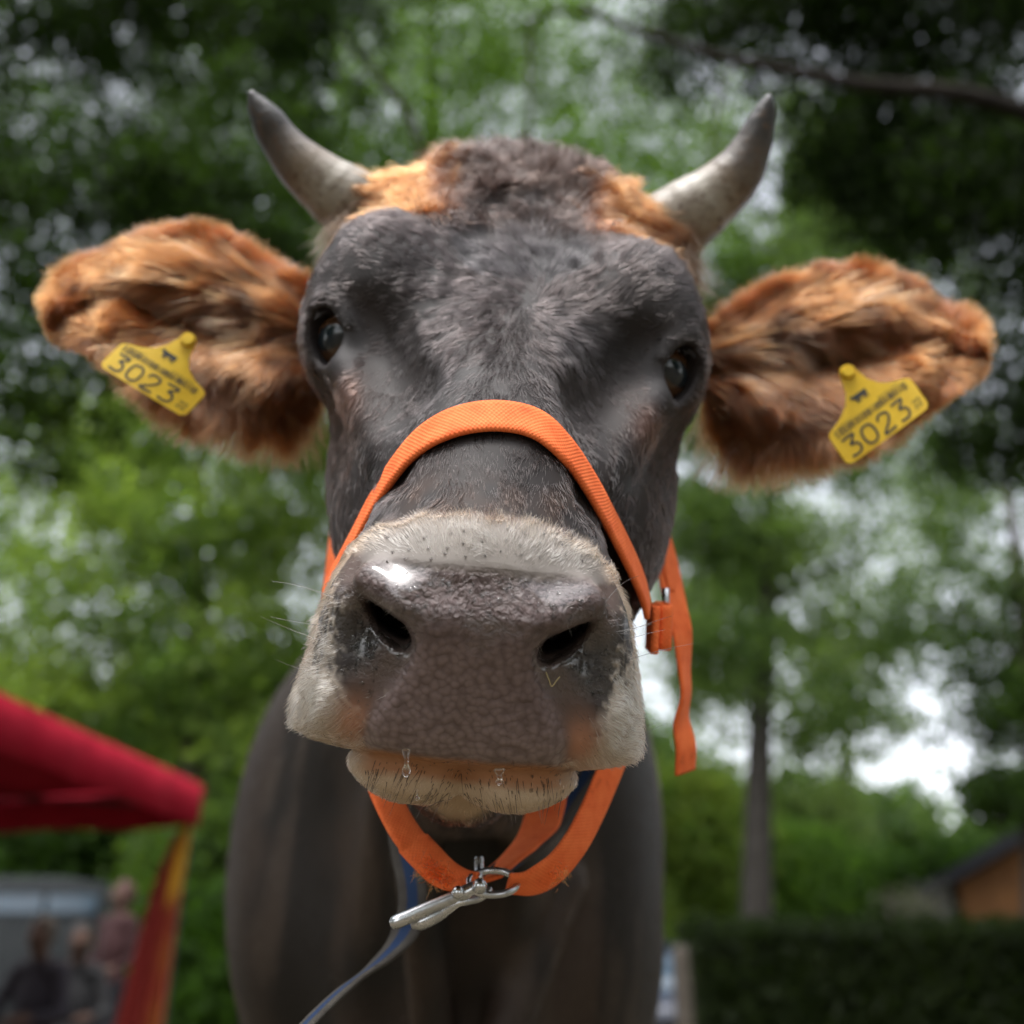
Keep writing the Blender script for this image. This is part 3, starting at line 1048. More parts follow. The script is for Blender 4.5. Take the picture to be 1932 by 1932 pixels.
# ---- ears
t = NT('ear_skin')
t.link(t.attr('col').outputs['Color'], t.p.inputs['Base Color'])
t.set(Roughness=0.6)
M_EARSKIN = t.m
EARS = [
    (-1, [(605, 575), (548, 530), (480, 482), (400, 442), (310, 430), (215, 452), (135, 500), (98, 556), (90, 602)],
         [(612, 760), (560, 770), (480, 775), (400, 770), (330, 752), (260, 715), (180, 668), (118, 640), (90, 602)], 0.815),
    (1, [(1330, 612), (1396, 588), (1480, 536), (1580, 507), (1680, 508), (1766, 540), (1828, 596), (1856, 650), (1857, 675)],
        [(1322, 795), (1395, 835), (1480, 852), (1560, 855), (1640, 836), (1718, 800), (1785, 762), (1836, 718), (1857, 675)], 0.825)]
EAR_AT = []
for sx, up, lo, d0 in EARS:
    nu, nv = 44, 25
    U1, L1 = spline(up, nu), spline(lo, nu)
    uu = np.linspace(0, 1, nu)
    vv = np.linspace(-1, 1, nv)
    UU, VV = np.meshgrid(uu, vv, indexing='ij')
    s_ = (VV + 1) / 2
    mid = (L1 + U1) / 2
    L1, U1 = mid + (L1 - mid) * (0.70 if sx < 0 else 0.57), mid + (U1 - mid) * 0.80
    PX = L1[:, None, :] * (1 - s_)[..., None] + U1[:, None, :] * s_[..., None]
    PX[..., 0] = PX[..., 0] - (PX[..., 0] - PX[0, :, 0].mean()) * 0.10 * UU
    cup = (0.018 * np.exp(-((VV + 0.15) / 0.42) ** 2) + 0.026 * smoothstep(0.25, 1.1, VV) ** 1.3) * smoothstep(1.02, 0.75, UU)
    cup = cup + 0.020 * np.exp(-((UU - 0.86) / 0.06) ** 2 - ((VV - 0.05) / 0.45) ** 2)
    cup = cup - 0.014 * np.exp(-((UU - 0.70) / 0.10) ** 2 - ((VV + 0.25) / 0.35) ** 2)
    cup = cup - 0.020 * np.exp(-((UU - 0.12) / 0.15) ** 2 - ((VV + 0.3) / 0.5) ** 2)
    D = d0 - 0.02 * UU + cup + 0.012 * VV * smoothstep(0.0, 0.25, UU) * smoothstep(1.0, 0.8, UU)
    FR = pix(PX[..., 0].ravel(), PX[..., 1].ravel(), D.ravel()) if False else cam2w(np.stack([(PX[..., 0] - 966) * KPX * d0, (966 - PX[..., 1]) * KPX * d0, D], -1).reshape(-1, 3))
    FR = FR.reshape(nu, nv, 3)
    du = np.gradient(FR, axis=0); dv = np.gradient(FR, axis=1)
    NF = norm(np.cross(du, dv))
    if np.sum(NF[nu // 2, nv // 2] * (CAM_O - FR[nu // 2, nv // 2])) < 0: NF = -NF
    thick = 0.010 * (1 - VV ** 4)
    BK = FR - NF * thick[..., None]
    ring = np.concatenate([FR, BK[:, ::-1][:, 1:-1]], axis=1)
    m = ring.shape[1]
    ii, jj = np.meshgrid(np.arange(nu - 1), np.arange(m), indexing='ij')
    j2 = (jj + 1) % m
    Fq = np.stack([ii * m + jj, ii * m + j2, (ii + 1) * m + j2, (ii + 1) * m + jj], -1).reshape(-1, 4)
    if sx > 0: Fq = Fq[:, ::-1]
    me = np_mesh('ear', ring.reshape(-1, 3), Fq)

    def ear_col(u, v, p):
        n1, n2 = noise3(p, 40, 51), noise3(p, 16, 52)
        c = lerp((0.095, 0.029, 0.0075), (0.185, 0.063, 0.0175), np.clip(0.5 + 0.8 * n1, 0, 1))
        c = lerp(c, (0.125, 0.036, 0.008), smoothstep(0.75, 0.98, v))
        c = lerp(c, (0.034, 0.020, 0.014), np.clip(np.exp(-((u - 0.20) / 0.13) ** 2 - ((v - 0.48) / 0.22) ** 2) * (0.8 + 0.6 * n1), 0, 1))
        c = lerp(c, (0.028, 0.017, 0.012), np.clip(np.exp(-((u - 0.26) / 0.14) ** 2 - ((v + 0.62) / 0.16) ** 2) * (0.8 + 0.5 * n1), 0, 1))
        c = lerp(c, (0.30, 0.165, 0.088), np.clip(np.exp(-((u - 0.28) / 0.15) ** 2 - ((v + 0.15) / 0.40) ** 2) * (0.35 + 1.3 * n1), 0, 0.8))
        c = lerp(c, (0.20, 0.085, 0.030), smoothstep(-0.70, -0.98, v) * smoothstep(0.75, 0.4, u) * 0.8)
        return c
    uv_u = np.repeat(uu, m)
    vring = np.concatenate([vv, vv[::-1][1:-1]])
    v_all = np.tile(vring, nu)
    pr = ring.reshape(-1, 3)
    sk = ear_col(uv_u, v_all, pr) * 0.9
    inner = np.exp(-((uv_u - 0.60) / 0.22) ** 2 - ((v_all + 0.05) / 0.45) ** 2)
    sk = lerp(sk, (0.22, 0.06, 0.024), np.clip(inner, 0, 1))
    sk = lerp(sk, (0.06, 0.032, 0.02), np.clip(np.exp(-((uv_u - 0.88) / 0.07) ** 2 - ((v_all - 0.15) / 0.4) ** 2), 0, 1))
    set_col(me, 'col', sk)
    ear = link('ear', me, M_EARSKIN, cow)
    # hair of the ear
    nh = 52000
    hu, hv = RNG.random(nh) ** 0.9, RNG.uniform(-1, 1, nh)
    rim = RNG.random(nh) < 0.35
    hv = np.where(rim, np.sign(hv) * (1 - np.abs(RNG.normal(0, 0.07, nh))), hv)
    hv = np.clip(hv, -1, 1)
    bare = np.exp(-((hu - 0.62) / 0.16) ** 2 - ((hv + 0.02) / 0.32) ** 2)
    kp = RNG.random(nh) > bare * 0.85
    hu, hv = hu[kp], hv[kp]
    fi, fj = hu * (nu - 1), (hv + 1) / 2 * (nv - 1)
    i0, j0 = np.clip(fi.astype(int), 0, nu - 2), np.clip(fj.astype(int), 0, nv - 2)
    wu, wv_ = (fi - i0)[:, None], (fj - j0)[:, None]
    def bil(G):
        return (G[i0, j0] * (1 - wu) * (1 - wv_) + G[i0 + 1, j0] * wu * (1 - wv_) + G[i0, j0 + 1] * (1 - wu) * wv_ + G[i0 + 1, j0 + 1] * wu * wv_)
    R, N = bil(FR), norm(bil(NF))
    DU, DV = norm(bil(du)), norm(bil(dv))
    wd = smoothstep(0.75, 0.25, hu) * smoothstep(0.55, 0.1, hv)
    wup = smoothstep(0.55, 0.95, hv)
    wlo = smoothstep(-0.5, -0.95, hv)
    fl_ = DU * (0.9 - 0.35 * wd)[:, None] + DV * (-0.85 * wd + 0.5 * wup - 0.8 * wlo * smoothstep(0.9, 0.5, hu))[:, None]
    fl_ = fl_ + DV * (-0.35 * (1 - wd) * (1 - wup))[:, None]
    rimw = smoothstep(0.80, 0.97, np.abs(hv)) + smoothstep(0.93, 0.99, hu)
    rimw = np.clip(rimw, 0, 1)[:, None]
    outw = DV * np.sign(hv)[:, None] * 0.9 + DU * (0.35 + 0.8 * smoothstep(0.85, 1.0, hu))[:, None] + RNG.normal(size=R.shape) * 0.28
    fl_ = fl_ * (1 - rimw) + outw * rimw
    fl_ = fl_ + 0.14 * (1 - 0.6 * rimw) * np.stack([noise3(R, 60, 61), noise3(R, 60, 62), noise3(R, 60, 63)], -1) + 0.30 * (1 - 0.5 * rimw) * np.stack([noise3(R, 170, 66), noise3(R, 170, 67), noise3(R, 170, 68)], -1)
    Lh = 0.024 + 0.026 * wd + 0.008 * wup + 0.012 * wlo * smoothstep(0.8, 0.4, hu)
    Lh = Lh * smoothstep(1.25, 0.8, hu) * np.where(hu < 0.06, 0.7, 1)
    cc = 0.62 * np.array([1.0, 0.92, 0.85]) * ear_col(hu, hv, R) * (1 + 0.6 * noise3(R, 170, 64) + 0.3 * noise3(R, 420, 65))[:, None]
    fur('fur', ear, M_FUR, R, N, fl_, Lh, 0.40 + 0.25 * wup, cc, 0.00034, 7, 0.10, wav=0.35, wfreq=60, seed=20 + sx, conv=lambda q: q)
    # long locks spilling out of the ear
    nl_ = 240
    cu_, cv_ = RNG.uniform(0.03, 0.52, nl_), RNG.uniform(-0.75, 0.85, nl_)
    own = np.repeat(np.arange(nl_), 26)
    hu = np.clip(cu_[own] + RNG.normal(0, 0.012, len(own)), 0.01, 0.97)
    hv = np.clip(cv_[own] + RNG.normal(0, 0.03, len(own)), -0.98, 0.98)
    fi, fj = hu * (nu - 1), (hv + 1) / 2 * (nv - 1)
    i0, j0 = np.clip(fi.astype(int), 0, nu - 2), np.clip(fj.astype(int), 0, nv - 2)
    wu, wv_ = (fi - i0)[:, None], (fj - j0)[:, None]
    R, N = bil(FR), norm(bil(NF))
    DU, DV = norm(bil(du)), norm(bil(dv))
    ang = np.where(cv_ > 0.35, RNG.normal(-0.10, 0.18, nl_), RNG.normal(-0.80, 0.22, nl_))
    fl_ = DU * np.cos(ang)[own][:, None] + DV * np.sin(ang)[own][:, None]
    bc = np.array([(0.150, 0.050, 0.0135), (0.27, 0.14, 0.070), (0.085, 0.026, 0.007), (0.030, 0.017, 0.011), (0.19, 0.076, 0.025)])
    pc_ = np.where((cv_ > 0.35)[:, None], bc[RNG.choice(5, nl_, p=[.40, .06, .28, .14, .12])], bc[RNG.choice(5, nl_, p=[.26, .30, .16, .10, .18])])
    fur('locks', ear, M_FUR, R, N, fl_, RNG.uniform(0.030, 0.052, nl_)[own], 0.42, pc_[own] * np.array([0.66, 0.61, 0.56]), 0.00036, 8, 0.05, wav=0.25, wfreq=40, seed=30 + sx, conv=lambda q: q, bend=0.9)
    EAR_AT.append(ear)

# ================================================================== HALTER, ROPE, TAGS
def webbing(name, c1, c2, stripe=None):
    t = NT(name)
    at = t.attr('strap')
    sep = t.new('ShaderNodeSeparateXYZ'); t.link(at.outputs['Vector'], sep.inputs[0])
    sx = t.math('SINE', t.math('MULTIPLY', sep.outputs[0], 2 * math.pi / 0.0026))
    row = t.math('MULTIPLY', sep.outputs[1], 2 * math.pi / 0.0034)
    sy = t.math('SINE', row)
    wv = t.math('MULTIPLY', sx, sy)
    co = t.objco()
    nz = t.noise(70, 5, 0.65, co)
    rp = t.ramp(nz.outputs[0], [(0.22, tuple(q * 0.62 for q in c1)), (0.38, c1), (0.72, c2)])
    mx = t.new('ShaderNodeMix'); mx.data_type = 'RGBA'; mx.blend_type = 'MULTIPLY'
    mx.inputs[0].default_value = 0.4
    wr = t.ramp(t.math('ADD', t.math('MULTIPLY', wv, 0.5), 0.5), [(0.0, (0.72, 0.62, 0.6)), (0.6, (1, 1, 1))])
    t.link(rp.outputs[0], mx.inputs[6]); t.link(wr.outputs[0], mx.inputs[7])
    colr = mx.outputs[2]
    if stripe:
        ab = t.math('ABSOLUTE', sep.outputs[1])
        sm = t.new('ShaderNodeMix'); sm.data_type = 'RGBA'
        t.link(t.ramp(t.math('MULTIPLY', ab, 100.0), [(stripe[0], (1, 1, 1)), (stripe[0] + 0.03, (0, 0, 0))]).outputs[0], sm.inputs[0])
        t.link(colr, sm.inputs[6]); sm.inputs[7].default_value = (*stripe[1], 1)
        colr = sm.outputs[2]
    t.link(colr, t.p.inputs['Base Color'])
    t.set(Roughness=0.78)
    t.p.inputs['Specular IOR Level'].default_value = 0.25
    t.bump(t.math('ADD', wv, t.math('MULTIPLY', t.noise(900, 3, 0.6, co).outputs[0], 1.4)), 0.32, 0.0005)
    return t.m


M_ORANGE = webbing('orange_webbing', (0.78, 0.140, 0.034), (0.90, 0.205, 0.058))
M_BLUE = webbing('blue_webbing', (0.034, 0.030, 0.026), (0.055, 0.050, 0.043), (0.36, (0.005, 0.020, 0.062)))
t = NT('chrome_metal')
co = t.objco()
nz = t.noise(120, 4, 0.6, co)
t.link(t.ramp(nz.outputs[0], [(0.3, (0.42, 0.43, 0.45)), (0.7, (0.66, 0.67, 0.69))]).outputs[0], t.p.inputs['Base Color'])
t.link(t.ramp(nz.outputs[0], [(0.3, (0.35,) * 3), (0.7, (0.2,) * 3)]).outputs[0], t.p.inputs['Roughness'])
t.set(Metallic=1.0)
M_CHROME = t.m


BVH = BVHTree.FromPolygons([tuple(q) for q in h2w(COW_V)], [tuple(int(k) for k in q) for q in COW_Q])


def surf_dir(dr):
    hit, nr, _, _ = BVH.ray_cast(Vector(CAM_O), Vector(dr).normalized(), 3.0)
    return (np.array(hit), np.array(nr)) if hit is not None else (None, None)


def surf(px, py):
    return surf_dir(pix(px, py, 1.0) - CAM_O)


def ppath(pts, n=60):
    P = spline(np.array(pts, float), n)
    return np.array([pix(q[0], q[1], q[2]) for q in P])


def camdir(x, y, z):
    return R_CAM @ np.array([x, y, z], float)


U_W = R_CAM @ (R_HEAD @ U_AX)
HALT = tuple(pix(935, 900, 0.66))
halter = empty('halter', HALT, 'orange webbing halter buckled round the cow head, frayed under the chin', 'halter')
# noseband over the bridge
NB = [(612, 1128, .690), (632, 1085, .676), (662, 1028, .660), (698, 958, .644), (740, 890, .628), (790, 833, .612), (855, 797, .600), (935, 784, .594), (1012, 800, .598),
      (1070, 850, .608), (1115, 915, .624), (1156, 990, .642), (1190, 1058, .658), (1212, 1110, .668), (1222, 1150, .676)]
nb = spline(np.array(NB, float), 110)
zs = np.full(110, np.nan)
for i in range(110):
    if not 752 < nb[i, 0] < 1122: continue
    best = 9.0
    for off in (-0.012, 0.0, 0.012):                     # keep clear of the face across the strap's width
        p_ = pix(nb[i, 0], nb[i, 1], 0.57) + U_W * off
        h_, _n = surf_dir(p_ - CAM_O)
        if h_ is not None:
            best = min(best, w2cam(h_)[2] - 0.0050 - (w2cam(p_)[2] - 0.57))
    zs[i] = best
okz = ~np.isnan(zs)
i0_, i1_ = np.where(okz)[0][[0, -1]]
xs = np.arange(110)
tgt = np.concatenate([[0.640], zs[okz], [0.655]])
zs = np.interp(xs, np.concatenate([[0], xs[okz], [109]]), tgt)
zs = np.convolve(np.pad(zs, 5, mode='edge'), np.ones(11) / 11, mode='valid') - 0.0008
P = np.array([pix(a_, b_, c_) for a_, b_, c_ in zip(nb[:, 0], nb[:, 1], zs)])
link('noseband', strap_mesh('noseband', P, U_W, 0.0255, 0.0040), M_ORANGE, halter)
# strap down the cow's cheek on the right and its hanging end
CH = [(1236, 960, .775), (1250, 1010, .76), (1264, 1065, .742), (1277, 1125, .726)]
link('cheek_strap', strap_mesh('cheek_strap', ppath(CH, 24), camdir(0.55, -0.1, 0.83), 0.025, 0.003), M_ORANGE, halter)
SE = [(1262, 1085, .735), (1274, 1140, .716), (1287, 1195, .706), (1291, 1262, .702), (1294, 1310, .700), (1286, 1362, .698), (1294, 1410, .696), (1293, 1457, .696)]
nse = 70
Pse = ppath(SE, nse)
sd = np.array([camdir(0.52 + 0.18 * math.sin(i * 0.12), 0.05, 0.82) for i in range(nse)])
link('strap_end', strap_mesh('strap_end', Pse, sd, 0.026, 0.0028), M_ORANGE, halter)
CL = [(640, 960, .775), (632, 1010, .76), (627, 1060, .742), (622, 1110, .722)]
link('cheek_strap', strap_mesh('cheek_strap', ppath(CL, 24), camdir(-0.40, -0.1, 0.9), 0.025, 0.003), M_ORANGE, halter)


def keeper(cx, y0, y1, d, wx):
    q = np.linspace(0, 2 * np.pi, 41)
    c = pix(cx, (y0 + y1) / 2, d)
    ex, ez = camdir(1, -0.08, 0), camdir(0, 0, 1)
    P = c + np.outer(np.sign(np.cos(q)) * np.abs(np.cos(q)) ** 0.5 * wx, ex) + np.outer(np.sign(np.sin(q)) * np.abs(np.sin(q)) ** 0.5 * 0.014, ez)
    return strap_mesh('keeper', P, camdir(0.06, 1, 0.1), (y1 - y0) * KPX * d, 0.0028)


link('keeper', keeper(1231, 1140, 1229, 0.672, 0.0018), M_ORANGE, halter)
link('keeper', keeper(1250, 1138, 1222, 0.678, 0.0040), M_ORANGE, halter)
bm = bmesh.new()
bmesh.ops.create_cone(bm, cap_ends=True, segments=14, radius1=0.0026, radius2=0.0026, depth=0.030,
                      matrix=Matrix.Translation(Vector(pix(1256, 1150, 0.70))) @ Vector(camdir(0, 1, 0)).to_track_quat('Z', 'Y').to_matrix().to_4x4())
link('buckle', bm_mesh('buckle', bm), M_CHROME, halter)
# chin straps
LS = [(694, 1380, .675), (706, 1440, .660), (730, 1505, .645), (766, 1572, .630), (806, 1618, .621), (838, 1648, .616), (872, 1662, .612), (900, 1666, .610)]
nl = 70
tt = np.linspace(0, 1, nl)
sdl = np.array([camdir(0.40 * 0.78, 0.40 * 0.62, 0.88) if q < 0.6 else camdir(0.3, 0.42, 0.86) for q in tt])
link('chin_strap', strap_mesh('chin_strap', ppath(LS, nl), sdl, 0.025, 0.0032, 1 - 0.35 * smoothstep(0.75, 1.0, tt)), M_ORANGE, halter)
RS = [(1176, 1385, .680), (1150, 1455, .664), (1118, 1530, .648), (1085, 1592, .634), (1045, 1640, .624), (1000, 1664, .616), (958, 1668, .612)]
tt = np.linspace(0, 1, 70)
sdr = np.array([camdir(0.62 - 0.2 * q, -0.42 - 0.3 * q, 0.62) for q in tt])
link('chin_strap', strap_mesh('chin_strap', ppath(RS, 70), sdr, 0.026, 0.0032, 1 - 0.25 * smoothstep(0.8, 1.0, tt)), M_ORANGE, halter)
IS = [(1040, 1455, .735), (1034, 1510, .715), (1016, 1562, .695), (982, 1604, .672), (940, 1640, .648), (915, 1662, .628)]
tt = np.linspace(0, 1, 60)
sdi = np.array([camdir(0.72, 0.42 - 0.2 * q, 0.60 - 0.2 * q) for q in tt])
link('jaw_strap', strap_mesh('jaw_strap', ppath(IS, 60), sdi, 0.026, 0.0030), M_ORANGE, halter)
# metal ring the straps meet at
q = np.linspace(0, 2 * np.pi, 49)
c = pix(930, 1665, 0.612)
P = c + np.outer(np.cos(q) * 0.0150, camdir(1, -0.06, 0.1)) + np.outer(np.sin(q) * 0.0115, camdir(0.05, 0.30, 0.95))
link('ring', tube_mesh('ring', P, 0.0022, 12, cap=False), M_CHROME, halter)
# frayed fibres
def fringe(px, py, d, n, down):
    R = np.array([pixh(px, py, d)]) + RNG.normal(size=(n, 3)) * 0.0035
    N = norm(RNG.normal(size=(n, 3)) + np.array([0, -1.0, -0.4]))
    FLk = RNG.normal(size=(n, 3)) + np.array([0, down, 0])
    fur('fibres', halter, M_FUR, R, N, FLk, np.full(n, 0.006), 0.6, np.tile([[0.35, 0.045, 0.006]], (n, 1)), 0.00022, 6, 0.4, wav=1.2, wfreq=150, seed=int(px))
fringe(808, 1640, .612, 120, -0.6)
fringe(835, 1658, .608, 130, -0.6)
fringe(1056, 1650, .620, 60, -0.6)

# lead rope with its snap
rope = empty('lead_rope', tuple(pix(760, 1750, 0.66)), 'blue and grey flat lead rope with a chrome snap, hanging below the chin', 'lead rope')
RP = [(744, 1440, .79), (748, 1520, .765), (762, 1600, .740), (777, 1670, .715), (776, 1725, .700), (755, 1775, .685), (712, 1820, .665), (655, 1862, .640), (598, 1915, .612), (545, 1975, .585), (470, 2090, .54)]
tt = np.linspace(0, 1, 120)
sdp = np.array([camdir(0.95, 0.15 + 0.55 * s, 0.25) for s in tt])
link('strand', strap_mesh('strand', ppath(RP, 120), sdp, 0.0205, 0.0034), M_BLUE, rope)
RP2 = [(1135, 1400, .79), (1105, 1465, .775), (1068, 1525, .755), (1030, 1585, .730), (980, 1628, .700), (925, 1640, .665), (900, 1668, .635)]
tt = np.linspace(0, 1, 60)
link('strand', strap_mesh('strand', ppath(RP2, 60), np.array([camdir(0.85, 0.5, 0.2)] * 60), 0.0155, 0.0034), M_BLUE, rope)
SN = [(736, 1744, .592), (770, 1730, .594), (820, 1708, .597), (868, 1688, .600), (905, 1668, .604)]
P = ppath(SN, 40)
rr = np.interp(np.linspace(0, 1, 40), [0, .03, .1, .7, .75, .8, 1], [.0018, .0036, .0042, .0036, .0030, .0046, .0030])
snap = link('snap_hook', tube_mesh('snap_hook', P, rr, 16), M_CHROME, rope)
SN2 = [(776, 1745, .598), (800, 1738, .598), (830, 1722, .600), (858, 1705, .602), (880, 1700, .604), (905, 1694, .608), (928, 1678, .612)]
link('snap_gate', tube_mesh('snap_gate', ppath(SN2, 40), np.interp(np.linspace(0, 1, 40), [0, .1, .3, .5, .6, 1], [.0022, .0046, .0046, .0036, .0026, .0022]), 12), M_CHROME, rope)
bm = bmesh.new()
for (px, py, d, r) in ((864, 1684, .596, .0040), (905, 1672, .600, .0046)):
    bmesh.ops.create_uvsphere(bm, u_segments=16, v_segments=10, radius=r, matrix=Matrix.Translation(Vector(pix(px, py, d))))
link('rivet', bm_mesh('rivet', bm), M_CHROME, rope)
link('swivel', tube_mesh('swivel', ppath([(904, 1618, .63), (904, 1640, .625), (903, 1660, .615)], 12), .0030, 12), M_CHROME, rope)

# ear tags
t = NT('tag_plastic')
nz = t.noise(60, 4, 0.6, t.objco())
t.link(t.ramp(nz.outputs[0], [(0.3, (0.62, 0.39, 0.016)), (0.7, (0.74, 0.50, 0.035))]).outputs[0], t.p.inputs['Base Color'])
t.set(Roughness=0.38)
M_TAG = t.m
M_PRINT = varied('tag_print', (0.020, 0.022, 0.024), (0.05, 0.05, 0.045), 300, 0.6)
M_PRINTF = varied('faded_print', (0.13, 0.11, 0.03), (0.20, 0.16, 0.03), 300, 0.6)
DIG = {'3': [(0, 1), (0.95, 1), (0.42, 0.60), (0.75, 0.56), (0.97, 0.36), (0.92, 0.12), (0.6, 0.0), (0.05, 0.03)],
       '0': [(0.5, 1), (0.12, 0.88), (0.0, 0.5), (0.12, 0.12), (0.5, 0.0), (0.88, 0.12), (1.0, 0.5), (0.88, 0.88), (0.5, 1)],
       '2': [(0.02, 0.74), (0.16, 0.95), (0.5, 1.0), (0.86, 0.93), (0.93, 0.68), (0.60, 0.38), (0.0, 0.0), (1.0, 0.0)]}


def ear_tag(A, e1, e2, d, label, flip):
    A, e1, e2 = (np.array(q, float) for q in (A, e1, e2))

    def loc(s, tt, lift=0.0):
        s, tt = np.broadcast_arrays(np.asarray(s, float), np.asarray(tt, float))
        dep = d + 0.006 * (tt - 1.0) - 0.004 * np.sin(np.pi * np.clip(s, 0, 1)) - lift
        px = A[0] + s * e1[0] + tt * e2[0]; py = A[1] + s * e1[1] + tt * e2[1]
        return cam2w(np.stack([(px - 966) * KPX * d, (966 - py) * KPX * d, dep], -1))
    base = loc(0.5, 2.2)
    tg = empty('ear_tag', tuple(base), label, 'ear tag', 'yellow ear tags in the cow ears')
    half = [(0.5, 2.30), (0.565, 2.22), (0.595, 1.95), (0.625, 1.65), (0.70, 1.36), (0.80, 1.17), (0.89, 1.08), (0.96, 1.02), (0.995, 0.93), (1.0, 0.8), (1.0, 0.15), (0.985, 0.04), (0.95, 0.0)]
    out = np.array(half + [(1 - s, q) for s, q in half[::-1]])[:-1]
    # fill in rows so that the plate can bend
    bm = bmesh.new()
    nrow, ncol = 40, 17
    hs = np.array(half)[::-1]
    tv = np.concatenate([np.linspace(0.0, 1.05, 16), np.linspace(1.1, 2.30, 24)])
    hw = np.interp(tv, hs[:, 1], hs[:, 0]) - 0.5
    hw[0] = 0.45; hw[-1] = 0.03
    gs = np.linspace(-1, 1, ncol)
    S = 0.5 + hw[:, None] * gs[None]
    T = np.repeat(tv[:, None], ncol, 1)
    top = loc(S, T, 0.0010).reshape(-1, 3); bot = loc(S, T, -0.0010).reshape(-1, 3)
    V = np.vstack([top, bot]); off = len(top)
    F = []
    for i in range(nrow - 1):
        for j in range(ncol - 1):
            a, b, c, e = i * ncol + j, i * ncol + j + 1, (i + 1) * ncol + j + 1, (i + 1) * ncol + j
            F.append((a, b, c, e)); F.append((off + e, off + c, off + b, off + a))
    bd = [j for j in range(ncol)] + [i * ncol + ncol - 1 for i in range(1, nrow)] + [(nrow - 1) * ncol + j for j in range(ncol - 2, -1, -1)] + [i * ncol for i in range(nrow - 2, 0, -1)]
    for i in range(len(bd)):
        a, b = bd[i], bd[(i + 1) % len(bd)]
        F.append((b, a, off + a, off + b))
    me = bpy.data.meshes.new('plate'); me.from_pydata([tuple(q) for q in V], [], F); me.update()
    bmm = bmesh.new(); bmm.from_mesh(me); bmesh.ops.recalc_face_normals(bmm, faces=bmm.faces); bmm.to_mesh(me); bmm.free()
    o = link('plate', me, M_TAG, tg, smooth=False)

    def ribbon(verts, faces, pts, w):
        pts = np.array(pts, float)
        P = spline(pts, max(12, 5 * len(pts)))
        asp = np.linalg.norm(e1) / np.linalg.norm(e2)
        Tn = np.gradient(P, axis=0); Tn[:, 0] *= asp
        Nn = np.stack([-Tn[:, 1] / asp, Tn[:, 0]], -1) / np.maximum(np.linalg.norm(Tn, axis=1, keepdims=True), 1e-9)
        a, b = P + Nn * w, P - Nn * w
        k = len(verts)
        va, vb = loc(a[:, 0], a[:, 1], 0.0014), loc(b[:, 0], b[:, 1], 0.0014)
        for i in range(len(P)):
            verts.append(tuple(va[i])); verts.append(tuple(vb[i]))
        for i in range(len(P) - 1):
            faces.append((k + 2 * i, k + 2 * i + 1, k + 2 * i + 3, k + 2 * i + 2))

    def quad(verts, faces, s0, t0, s1, t1):
        k = len(verts)
        for s, q in ((s0, t0), (s1, t0), (s1, t1), (s0, t1)):
            verts.append(tuple(loc(s, q, 0.0014)))
        faces.append((k, k + 1, k + 2, k + 3))

    def part(nm, verts, faces, mat):
        m = bpy.data.meshes.new(nm); m.from_pydata(verts, [], faces); m.update()
        link(nm, m, mat, tg, smooth=False)
    vs, fs = [], []
    for i, ch in enumerate('3023'):
        x0, w, h0, h = 0.075 + i * 0.195, 0.135, 0.13, 0.52
        ribbon(vs, fs, [(x0 + q * w, h0 + r * h) for q, r in DIG[ch]], 0.034)
    part('number', vs, fs, M_PRINT)
    vs, fs = [], []
    for i, ch in enumerate('22'):
        ribbon(vs, fs, [(0.865 + i * 0.05 + q * 0.036, 0.20 + r * 0.20) for q, r in DIG[ch]], 0.016)
    part('number', vs, fs, M_PRINTF)
    vs, fs = [], []
    rb = random.Random(3)
    x = 0.06
    while x < 0.93:
        w = rb.choice((0.006, 0.006, 0.010, 0.016))
        quad(vs, fs, x, 0.755 if x < 0.2 or x > 0.88 else 0.79, x + w, 0.985)
        x += w + rb.choice((0.007, 0.009, 0.012, 0.02))
    part('barcode', vs, fs, M_PRINT)
    vs, fs = [], []
    for s0, t0, s1, t1 in ((0.40, 1.34, 0.55, 1.48), (0.415, 1.24, 0.435, 1.345), (0.445, 1.24, 0.46, 1.345), (0.50, 1.24, 0.515, 1.345), (0.528, 1.24, 0.545, 1.345), (0.372, 1.40, 0.405, 1.50)):
        quad(vs, fs, s0, t0, s1, t1)
    part('emblem', vs, fs, M_PRINT)
    vs, fs = [], []
    for i in range(9):
        quad(vs, fs, 0.60 + i * 0.028 + (0.01 if i > 4 else 0), 1.02 + 0.00 * i, 0.615 + i * 0.028 + (0.01 if i > 4 else 0), 1.06)
    for i in range(6):
        quad(vs, fs, 0.12 + i * 0.03, 1.01, 0.135 + i * 0.03, 1.04)
    part('small_print', vs, fs, M_PRINTF)
    bpy.context.scene.collection.objects[-1]['kind'] = 'stuff'
    bm = bmesh.new()
    nrm = Vector(norm(np.cross(loc(1, 1) - loc(0, 1), loc(.5, 2) - loc(.5, 1))[None])[0])
    bmesh.ops.create_cone(bm, cap_ends=True, segments=18, radius1=0.0062, radius2=0.0050, depth=0.006, matrix=Matrix.Translation(Vector(loc(0.5, 2.12, 0.003))) @ nrm.to_track_quat('Z', 'Y').to_matrix().to_4x4())
    bmesh.ops.bevel(bm, geom=bm.edges[:], offset=0.0008, segments=2, affect='EDGES')
    link('pin', bm_mesh('pin', bm), M_TAG, tg, smooth=False)
    return tg


ear_tag((194, 692), (158, 97), (38.5, -47), 0.757, 'yellow ear tag sloping down to the right, on the left ear in the photo', False)
ear_tag((1595, 880), (153, -112), (-34, -58), 0.765, 'yellow ear tag sloping up to the right, on the right ear in the photo', True)

# drops of drool, straw in the nostril
t = NT('clear_drool')
t.set(Roughness=0.02, IOR=1.34)
t.p.inputs['Transmission Weight'].default_value = 1.0
t.p.inputs['Base Color'].default_value = (0.95, 0.95, 0.95, 1)
M_WATER = t.m


